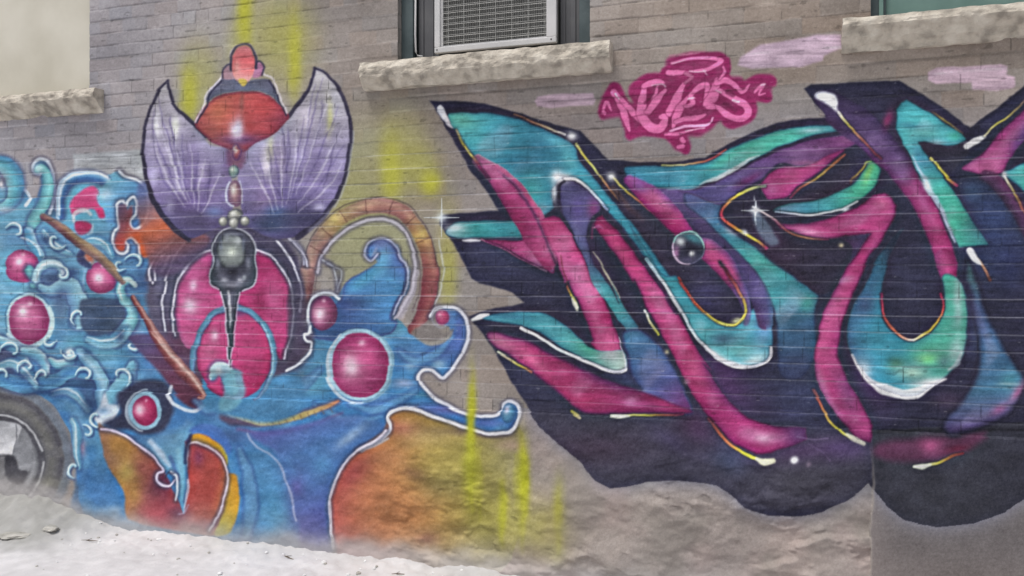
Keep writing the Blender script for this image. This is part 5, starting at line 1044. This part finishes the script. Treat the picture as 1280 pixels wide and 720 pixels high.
M_WIRE = mat_noise('pale_wire', (.42, .42, .40), (.58, .58, .56), 30, .5, .1)
M_GROUND = mat_noise('dusty_concrete_ground', (.46, .445, .445), (.66, .65, .65), 1.6, .9, .22, bscale=90, c3=(.55, .535, .535))
_nt = M_GROUND.node_tree; _b = _nt.nodes['Principled BSDF']
_at = _nt.nodes.new('ShaderNodeAttribute'); _at.attribute_name = 'paint'
_r = [n_ for n_ in _nt.nodes if n_.type == 'VALTORGB'][0]
_r.color_ramp.elements[0].color = (.92, .92, .92, 1); _r.color_ramp.elements[1].color = (.97, .97, .97, 1); _r.color_ramp.elements[2].color = (1.05, 1.05, 1.05, 1)
_nn = [n_ for n_ in _nt.nodes if n_.type == 'TEX_NOISE'][0]; _nn.inputs['Scale'].default_value = 12
_mm = _nt.nodes.new('ShaderNodeVectorMath'); _mm.operation = 'MULTIPLY'
_nt.links.new(_at.outputs['Color'], _mm.inputs[0]); _nt.links.new(_r.outputs['Color'], _mm.inputs[1]); _nt.links.new(_mm.outputs['Vector'], _b.inputs['Base Color'])
M_RUB = mat_noise('crumbling_concrete', (.30, .29, .26), (.52, .50, .46), 12, .9, .6)
M_STICK = mat_noise('dry_twig', (.10, .08, .06), (.2, .16, .12), 30, .9, .3)
M_LEAF = mat_noise('dry_leaf', (.22, .15, .08), (.36, .26, .14), 20, .8, .2)
M_PAPER = mat_noise('white_scrap', (.72, .72, .72), (.8, .8, .8), 10, .7, .1)
M_SNOW = mat_noise('pale_dust_mound', (.62, .61, .60), (.74, .73, .73), 4, .9, .4)

# ------------------------------------------------------------------ object helpers
def tag(o, label=None, cat=None, group=None, kind=None):
    if label: o['label'] = label
    if cat: o['category'] = cat
    if group: o['group'] = group
    if kind: o['kind'] = kind
    return o
def empty(name, loc=(0, 0, 0), rz=0, parent=None):
    o = bpy.data.objects.new(name, None); COL.objects.link(o); o.location = loc; o.rotation_euler = (0, 0, rz); o.parent = parent
    return o
def np_mesh(name, verts, quads, mat, parent=None, smooth_=True, color=None):
    me = bpy.data.meshes.new(name)
    me.vertices.add(len(verts)); me.vertices.foreach_set('co', verts.astype(np.float32).ravel())
    k = quads.shape[1]
    me.loops.add(quads.size); me.loops.foreach_set('vertex_index', quads.astype(np.int32).ravel())
    me.polygons.add(len(quads)); me.polygons.foreach_set('loop_start', np.arange(0, quads.size, k, dtype=np.int32))
    me.polygons.foreach_set('use_smooth', np.full(len(quads), smooth_))
    if color is not None:
        a = me.color_attributes.new('paint', 'FLOAT_COLOR', 'POINT')
        a.data.foreach_set('color', np.concatenate([color, np.ones((len(color), 1), np.float32)], 1).astype(np.float32).ravel())
    me.update(calc_edges=True); me.materials.append(mat)
    o = bpy.data.objects.new(name, me); COL.objects.link(o); o.parent = parent
    return o
class MB:
    def __init__(s): s.bm = bmesh.new()
    def box(s, a, b, bev=0.0, seg=2):
        r = bmesh.ops.create_cube(s.bm, size=1.0); vs = r['verts']
        for q in vs: q.co = Vector([(a[i] + b[i]) / 2 + q.co[i] * (b[i] - a[i]) for i in range(3)])
        if bev:
            es = list({e for q in vs for e in q.link_edges}); bmesh.ops.bevel(s.bm, geom=es, offset=bev, segments=seg, profile=.5, affect='EDGES')
        return s
    def tube(s, pts, r, n=6):
        pts = [Vector(p) for p in pts]; rings = []
        for i, p in enumerate(pts):
            d = (pts[min(i + 1, len(pts) - 1)] - pts[max(i - 1, 0)]).normalized()
            a = d.orthogonal().normalized(); b = d.cross(a); rr = r[i] if isinstance(r, (list, tuple)) else r
            rings.append([s.bm.verts.new(p + (a * math.cos(2 * PI * k / n) + b * math.sin(2 * PI * k / n)) * rr) for k in range(n)])
        for A, B in zip(rings, rings[1:]):
            for k in range(n): s.bm.faces.new((A[k], A[(k + 1) % n], B[(k + 1) % n], B[k]))
        s.bm.faces.new(rings[0][::-1]); s.bm.faces.new(rings[-1]); return s
    def build(s, name, mat, parent=None, smooth_=False):
        bmesh.ops.recalc_face_normals(s.bm, faces=s.bm.faces)
        me = bpy.data.meshes.new(name); s.bm.to_mesh(me); s.bm.free(); me.materials.append(mat)
        if smooth_:
            for p in me.polygons: p.use_smooth = True
        o = bpy.data.objects.new(name, me); COL.objects.link(o); o.parent = parent
        return o

# ------------------------------------------------------------------ the building
bld = tag(empty('brick_building'), 'old grey brown brick building whose street wall is covered in graffiti', 'building')
VX = np.stack([GU, -REL, GV], -1).reshape(-1, 3)
alb = ALB.reshape(-1, 3)
hm = hole_mask()
keep = ~(hm[:-1, :-1] & hm[1:, 1:] & hm[:-1, 1:] & hm[1:, :-1]) & (GV[:-1, :-1] > -.12)
idx = np.arange(NY * NX, dtype=np.int32).reshape(NY, NX)
quad = np.stack([idx[1:, :-1], idx[1:, 1:], idx[:-1, 1:], idx[:-1, :-1]], -1)
fid = pid[:-1, :-1].copy()
bare = fid == 0
gvf, guf = GV[:-1, :-1], GU[:-1, :-1]
FB, FF, FR = 900, 901, 902
fid[bare & (gvf > V_FOUND)] = FB; fid[bare & (gvf <= V_FOUND) & (guf < UB[:-1, :-1])] = FF; fid[bare & (gvf <= V_FOUND) & (guf >= UB[:-1, :-1])] = FR
def piece(i, name, parent, label=None):
    q = quad[keep & (fid == i)]
    if not len(q): return None
    us, inv = np.unique(q.ravel(), return_inverse=True)
    o = np_mesh(name, VX[us], inv.reshape(-1, 4), M_WALL, parent, True, alb[us])
    if label: o['label'] = label
    return o
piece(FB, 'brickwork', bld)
piece(FF, 'stone_foundation', bld, 'rough parged stone foundation under the brickwork')
piece(FR, 'rendered_block', bld, 'smooth grey rendered block at the foot of the wall on the right')
made = {}
for i, (nm, par, lb_) in PARTS.items():
    made[i] = piece(i, nm, made[par] if par else bld, lb_)

# the rest of the facade round the painted stretch, and the body behind it
WX0, WX1, WT = -9.0, 9.0, 7.2
gxa, gxb = GU[0, 0] , GU[0, -1]
# painted sheet is a trapezoid: frame it with plain brick sheets that start 4 mm behind it
fr_ = MB()
def sheet_with_holes(x0, x1, z0, z1, y, holes):
    xs = sorted({x0, x1, *[h[0] for h in holes], *[h[1] for h in holes]}); zs = sorted({z0, z1, *[h[2] for h in holes], *[h[3] for h in holes]})
    for i in range(len(xs) - 1):
        for j in range(len(zs) - 1):
            mx, mz = (xs[i] + xs[i + 1]) / 2, (zs[j] + zs[j + 1]) / 2
            if any(h[0] < mx < h[1] and h[2] < mz < h[3] for h in holes): continue
            fr_.box((xs[i], y, zs[j]), (xs[i + 1], y + .11, zs[j + 1]))
WH = 1.5
holes = [(a, b, V_SILL - .03, V_SILL + WH) for a, b in OPEN]
sheet_with_holes(WX0, WX1, -.3, WT, .012, holes)
bmesh.ops.remove_doubles(fr_.bm, verts=fr_.bm.verts, dist=1e-5)
fr_.build('facade', M_BRICK, bld)
MB().box((WX0, .125, -.3), (WX1, .30, V_SILL - .04)).box((WX0, .30, -.3), (WX1, 6, WT)).box((WX0 - .1, -.08, WT + .002), (WX1 + .1, 6.1, WT + .25), .02).build('building_body', M_BRICK, bld)

def rough_stone(name, x0, x1, y0, y1, z0, z1, parent, seed, under=.45):
    """rock-faced sill: closed box grid with a split face"""
    nx, ny, nz = max(8, int((x1 - x0) / .008)), 8, 18
    bm = bmesh.new(); bmesh.ops.create_grid(bm, x_segments=1, y_segments=1, size=.5); bm.clear()
    def P_(i, j, k): return Vector((x0 + (x1 - x0) * i / nx, y0 + (y1 - y0) * j / ny, z0 + (z1 - z0) * k / nz))
    cache = {}
    def vert(i, j, k):
        key = (i, j, k)
        if key not in cache:
            p = P_(i, j, k)
            d = Vector((0, 0, 0))
            t = k / nz; front = 1 - j / ny
            nse = noise.fractal(Vector((p.x * 14 + seed, p.z * 26, seed)), 1.0, 2.0, 5)
            nl = noise.noise(Vector((p.x * 5 + seed, p.z * 4, seed * 2)))
            cut = max(0, under - t) * .115 * (1 + .7 * nl) + max(0, t - .82) * .06
            d.y += front ** 3 * (cut + nse * .011 + nl * .008)
            d.z += noise.noise(Vector((p.x * 18, p.y * 20, seed))) * .005 * (1 if k in (0, nz) else 0)
            if i in (0, nx): d.x += nse * .004
            q = p + d; q.y = min(q.y, y1)
            cache[key] = bm.verts.new(q)
        return cache[key]
    def face(a): bm.faces.new([vert(*t) for t in a])
    for i in range(nx):
        for k in range(nz): face([(i, 0, k), (i + 1, 0, k), (i + 1, 0, k + 1), (i, 0, k + 1)])
        for j in range(ny):
            face([(i, j, nz), (i + 1, j, nz), (i + 1, j + 1, nz), (i, j + 1, nz)]); face([(i, j + 1, 0), (i + 1, j + 1, 0), (i + 1, j, 0), (i, j, 0)])
    for j in range(ny):
        for k in range(nz):
            face([(0, j, k), (0, j, k + 1), (0, j + 1, k + 1), (0, j + 1, k)]); face([(nx, j, k), (nx, j + 1, k), (nx, j + 1, k + 1), (nx, j, k + 1)])
    bmesh.ops.recalc_face_normals(bm, faces=bm.faces)
    me = bpy.data.meshes.new(name); bm.to_mesh(me); bm.free(); me.materials.append(M_STONE)
    o = bpy.data.objects.new(name, me); COL.objects.link(o); o.parent = parent
    return o

ST_ = .138
def window(i, kind, label, frame_mat):
    a, b = OPEN[i]; w = empty('window', (0, 0, 0), 0, bld); w['label'] = label
    z0, z1 = V_SILL, V_SILL + WH
    e = .068
    # jambs: brick reveal is the facade; timber frame set back
    f = MB()
    for x0, x1 in ((a - .001, a + e), (b - e, b + .001)): f.box((x0, .045, z0 + .002), (x1, .14, z1), .004)
    f.box((a + e, .047, z0 + .002), (b - e, .138, z0 + .03), .004).box((a + e, .047, z1 - .07), (b - e, .138, z1), .004)
    f.build('frame', frame_mat, w)
    MB().box((a + .002, .205, z0), (b - .002, .215, z1)).build('pane' if kind != 'board' else 'backing', M_DARK, w)
    L = {0: (U(-160), U(130)), 1: (U(458), U(766)), 2: (U(1052), U(1372))}[i]
    rough_stone('sill', L[0], L[1], -.085, .16, V_SILL - ST_, V_SILL, w, 3.1 + i * 7, (.6, .42, .72)[i])
    return w, a + e, b - e, z0 + .03, z1 - .07
w0, a0, b0, c0, d0 = window(0, 'board', 'window at the top left boarded up with cream panels', M_CREAM)
bo = MB().box((a0 + .001, .035, c0 - .028), (b0 + .066, .06, d0), .003)
bo.build('boarding', M_CREAM, w0)
w1, a1_, b1_, c1_, d1_ = window(1, 'glass', 'window with a dark teal frame holding the air conditioner', M_TEAL)
w2, a2_, b2_, c2_, d2_ = window(2, 'board', 'window at the top right closed with faded green boards', M_TEAL)
bo = MB().box((a2_ + .001, .07, c2_ - .028), (b2_ - .001, .1, d2_), .003).box((a2_ - .030, .030, c2_ - .028), (a2_ - .012, .044, d2_), .002)
bo.build('boarding', M_GREEN, w2)
# lower sash and side panels of the middle window
ac0, ac1 = U(541), U(694); acz0, acz1 = c1_ + .012, c1_ + .395
MB().box((a1_ + .002, .07, acz1 + .015), (b1_ - .002, .11, acz1 + .07), .004).box((a1_ + .002, .07, d1_ - .05), (b1_ - .002, .11, d1_), .004).box((a1_ + .002, .07, acz1 + .072), (a1_ + .05, .11, d1_ - .052), .004).box((b1_ - .05, .07, acz1 + .072), (b1_ - .002, .11, d1_ - .052), .004).build('sash', M_TEAL, w1)
def panel(x0, x1):
    m = MB(); n = 4
    for k in range(n): m.box((x0 + (x1 - x0) * k / n, .085 + .006 * (k % 2), acz0 - .01), (x0 + (x1 - x0) * (k + 1) / n, .1, acz1 + .012), .001)
    m.build('side_panel', M_GREYP, w1)
panel(a1_ + .015, ac0 - .004); panel(ac1 + .004, b1_ - .002)
MB().tube([(a1_ + .008, .062, acz1), (a1_ + .007, .060, acz0 + .12), (a1_ + .010, .060, acz0 + .03), (a1_ + .02, .062, acz0 + .006), (a1_ + .05, .062, acz0 + .001)], .006, 8).build('weather_strip', M_PLAST, w1, True)

# ------------------------------------------------------------------ air conditioner
ac = tag(empty('air_conditioner', ((ac0 + ac1) / 2, 0, acz0)), 'white window air conditioner with a wire grille above the middle stone sill', 'air conditioner')
hw = (ac1 - ac0) / 2; hh = acz1 - acz0; yf = .018
def acbuild(mb, name, mat, parent=None): 
    return mb.build(name, mat, parent or ac)
cs = acbuild(MB().box((-hw + .006, yf + .030, .004), (hw - .006, .2, hh - .004), .004), 'housing', M_FIN)
bt = .030; top = .034
fm_ = MB().box((-hw, yf, 0), (hw, yf + .028, bt), .004).box((-hw, yf, hh - top), (hw, yf + .028, hh), .004).box((-hw, yf + .001, bt), (-hw + .032, yf + .027, hh - top), .003).box((hw - .052, yf + .001, bt), (hw, yf + .027, hh - top), .003)
# stepped inner lip
fm_.box((-hw + .032, yf + .012, bt), (-hw + .044, yf + .026, hh - top)).box((-hw + .044, yf + .012, bt), (hw - .052, yf + .026, bt + .008))
acbuild(fm_, 'front_frame', M_PLAST)
gx0, gx1, gz0, gz1 = -hw + .044, hw - .052, bt + .008, hh - top
fn = MB(); n = 46
for k in range(n): 
    x = gx0 + (gx1 - gx0) * (k + .5) / n; fn.box((x - .0012, yf + .024, gz0), (x + .0012, yf + .0295, gz1))
acbuild(fn, 'condenser_fins', M_FIN)
gr_ = MB(); z = gz0 + .012; k = 0
while z < gz1 - .004:
    gr_.tube([(gx0 - .004, yf + .006, z), (gx0 + .08, yf + .004 + .001 * (k % 3), z + .0006), (gx1 + .004, yf + .006, z)], .0011, 5)
    gr_.tube([(gx0 - .004, yf + .010, z + .0105), (gx1 + .004, yf + .010, z + .011)], .0009, 4)
    z += .031; k += 1
for k in range(7):
    x = gx0 + .03 + (gx1 - gx0 - .04) * k / 6.0
    gr_.tube([(x, yf + .013, gz0 - .004), (x, yf + .013, gz1 + .004)], .0011, 5)
acbuild(gr_, 'wire_grille', M_WIRE)
for x in (-hw + .016, hw - .026):
    sc = MB(); r = bmesh.ops.create_uvsphere(sc.bm, u_segments=10, v_segments=6, radius=.005)
    for q in r['verts']: q.co = Vector((x + q.co.x, yf - .0005 + q.co.y * .35, .016 + q.co.z))
    acbuild(sc, 'screw', M_FIN)

# ------------------------------------------------------------------ ground
def ground_z(x, y):
    # y negative is towards the street
    d = -y
    z = .012 * noise.noise(Vector((x * .7, y * .7, 2))) + .005 * noise.noise(Vector((x * 4, y * 4, 5)))
    b = max(0.0, 1 - d / .55)
    left = 1 / (1 + math.exp((x - U(95)) / .11))
    z += b * b * (.05 + .02 * noise.noise(Vector((x * 2.3, 0, 9)))) + left * (max(0, 1 - d / .42) ** 1.2) * (.145 + .05 * noise.noise(Vector((x * 5, y * 5, 1))) + .02 * noise.noise(Vector((x * 17, y * 17, 4)))) 
    z += max(0, 1 - d / .7) * .014 * noise.fractal(Vector((x * 16, y * 16, 3)), 1, 2, 4)
    return z
gv = []; gq = []
xs = np.concatenate([np.linspace(-400, -9, 14), np.linspace(-8.5, -3.6, 12), np.linspace(-3.5, 3.2, 420), np.linspace(3.5, 9, 12), np.linspace(12, 400, 14)])
ys = np.concatenate([np.linspace(.10, -1.3, 110), np.linspace(-1.35, -7, 60), np.linspace(-9, -400, 14)])
for y in ys:
    for x in xs:
        gv.append((x, y, ground_z(x, y) if -4 < x < 4 and y > -9 else 0.0))
nx_ = len(xs)
for j in range(len(ys) - 1):
    for i in range(nx_ - 1): gq.append((j * nx_ + i, (j + 1) * nx_ + i, (j + 1) * nx_ + i + 1, j * nx_ + i + 1))
gva = np.array(gv, np.float32)
dn = vnoise(gva[:, 0][None] * 100, gva[:, 1][None] * 100, 30, 81, 4)[0]; dn2 = vnoise(gva[:, 0][None] * 100, gva[:, 1][None] * 100, 7, 82, 3)[0]
dist = -gva[:, 1]; lf = 1 / (1 + np.exp((gva[:, 0] - U(120)) / .1))
dirt = lf * sst(.70, .30, dist + (dn - .5) * .5) * 1.0 + sst(.22, .0, dist + (dn - .5) * .35) * .22
dirt = np.clip(dirt * (.7 + .6 * dn2), 0, 1)[:, None]
gc = np.array([.60, .585, .59], np.float32) * (1 + (dn - .5)[:, None] * .30 + (dn2 - .5)[:, None] * .10)
gc = gc * (1 - dirt) + np.array([.33, .325, .31], np.float32) * dirt
g = np_mesh('ground', gva, np.array(gq), M_GROUND, color=gc.astype(np.float32)); tag(g, kind='structure')

# debris on the ground against the wall
def chunk(sx, sy, sz, seed):
    bm = bmesh.new(); bmesh.ops.create_icosphere(bm, subdivisions=3, radius=1)
    for q in bm.verts:
        n = noise.fractal(q.co * 1.3 + Vector((seed, 0, 0)), 1, 2, 4); q.co *= 1 + .35 * n
        q.co = Vector((q.co.x * sx, q.co.y * sy, max(q.co.z, -.5) * sz))
    return bm
def debris(px, d, sx, sy, sz, mat, name, label, cat, seed, rz=0, lift=.3, group=None):
    x = px; m = MB(); m.bm.free(); m.bm = chunk(sx, sy, sz, seed); o = m.build(name, mat)
    o.location = (x, -d, ground_z(x, -d) + sz * lift); o.rotation_euler = (0, 0, rz)
    return tag(o, label, cat, group)
debris(U(72), .30, .10, .05, .016, M_RUB, 'concrete_slab_piece', 'flat broken slab of concrete lying on the mound at lower left', 'rubble', 4.2, .3)
if 0: debris(U(98), .16, .05, .035, .035, M_RUB, 'rubble_lump', 'crumbled lump of masonry at the right end of the left mound', 'rubble', 7.7)
debris(U(98), .20, .05, .035, .018, M_RUB, 'rubble_lump', 'low crumbled lump of masonry at the right end of the left mound', 'rubble', 9.1)
debris(U(24), .28, .014, .012, .016, M_PAPER, 'white_scrap', 'bright white scrap standing on the mound under the painted wheel', 'litter', 2.2)
rs_ = random.Random(11)
def twig(px, d, L, rz, label):
    m = MB(); p = [Vector((-L / 2, 0, 0)), Vector((-L / 6, .004, .002)), Vector((L / 5, -.003, .003)), Vector((L / 2, .002, 0))]
    m.tube(p, [.0035, .003, .0026, .0015], 6); m.tube([p[1], p[1] + Vector((L * .18, .02, .004))], [.002, .001], 5)
    o = m.build('twig', M_STICK, None, True); o.location = (px, -d, ground_z(px, -d) + .004); o.rotation_euler = (0, 0, rz); tag(o, label, 'twig')
twig(U(148), .22, .10, .2, 'short dark twig on the ground below the painted red petals')
twig(U(375), .12, .12, -.35, 'long thin twig on the ground where the blue paint meets it')
twig(U(515), .16, .07, .3, 'small twig on the ground under the orange painted glow')
for k in range(64):
    x = rs_.uniform(U(120), U(640)); d = abs(rs_.gauss(.10, .22)) + .03
    s = rs_.uniform(.003, .010) if k % 9 else rs_.uniform(.012, .02)
    debris(x, d, s, s * .8, s * .6, M_PAPER if rs_.random() < .55 else M_RUB, 'pebble', 'tiny pale chip scattered on the ground along the foot of the wall', 'pebble', k * 1.7, rs_.uniform(0, 3), .3, 'pale chips scattered along the foot of the wall')

# ------------------------------------------------------------------ camera and light
cam = bpy.data.cameras.new('camera'); co = bpy.data.objects.new('camera', cam); COL.objects.link(co)
co.location = (Z0 * ST, -Z0 * CT, H); co.rotation_euler = (R(90), 0, TH)
cam.sensor_width = 36; cam.lens = 36 * F / 1280; cam.shift_y = -10 / 1280; cam.clip_end = 2000; cam.clip_start = .05
scn.camera = co
w = bpy.data.worlds.new('World'); scn.world = w; w.use_nodes = True
nt = w.node_tree; bg = nt.nodes['Background']
sky = nt.nodes.new('ShaderNodeTexSky'); sky.sky_type = 'NISHITA'; sky.sun_disc = False
SE, SA = 67, 150       # elevation; azimuth of the direction to the sun, measured from +Y clockwise
sky.sun_elevation = R(SE); sky.sun_rotation = R(SA + 60); sky.dust_density = 4; sky.air_density = 1.2; sky.ozone_density = 1.5
hs = nt.nodes.new('ShaderNodeHueSaturation'); hs.inputs['Saturation'].default_value = .35
nt.links.new(sky.outputs[0], hs.inputs['Color']); nt.links.new(hs.outputs[0], bg.inputs['Color']); bg.inputs['Strength'].default_value = .105
sl = bpy.data.lights.new('sun', 'SUN'); sl.energy = 1.5; sl.angle = R(14); sl.color = (1, .97, .93)
so = bpy.data.objects.new('sun', sl); COL.objects.link(so)
az = R(SA + 60); d = Vector((math.sin(az) * math.cos(R(SE)), math.cos(az) * math.cos(R(SE)), math.sin(R(SE))))
so.rotation_euler = d.to_track_quat('Z', 'Y').to_euler(); so.location = (0, -5, 8)
scn.render.engine = 'CYCLES'
vs = scn.view_settings; vs.view_transform = 'Standard'; vs.look = 'None'; vs.gamma = 1; vs.exposure = 0.30
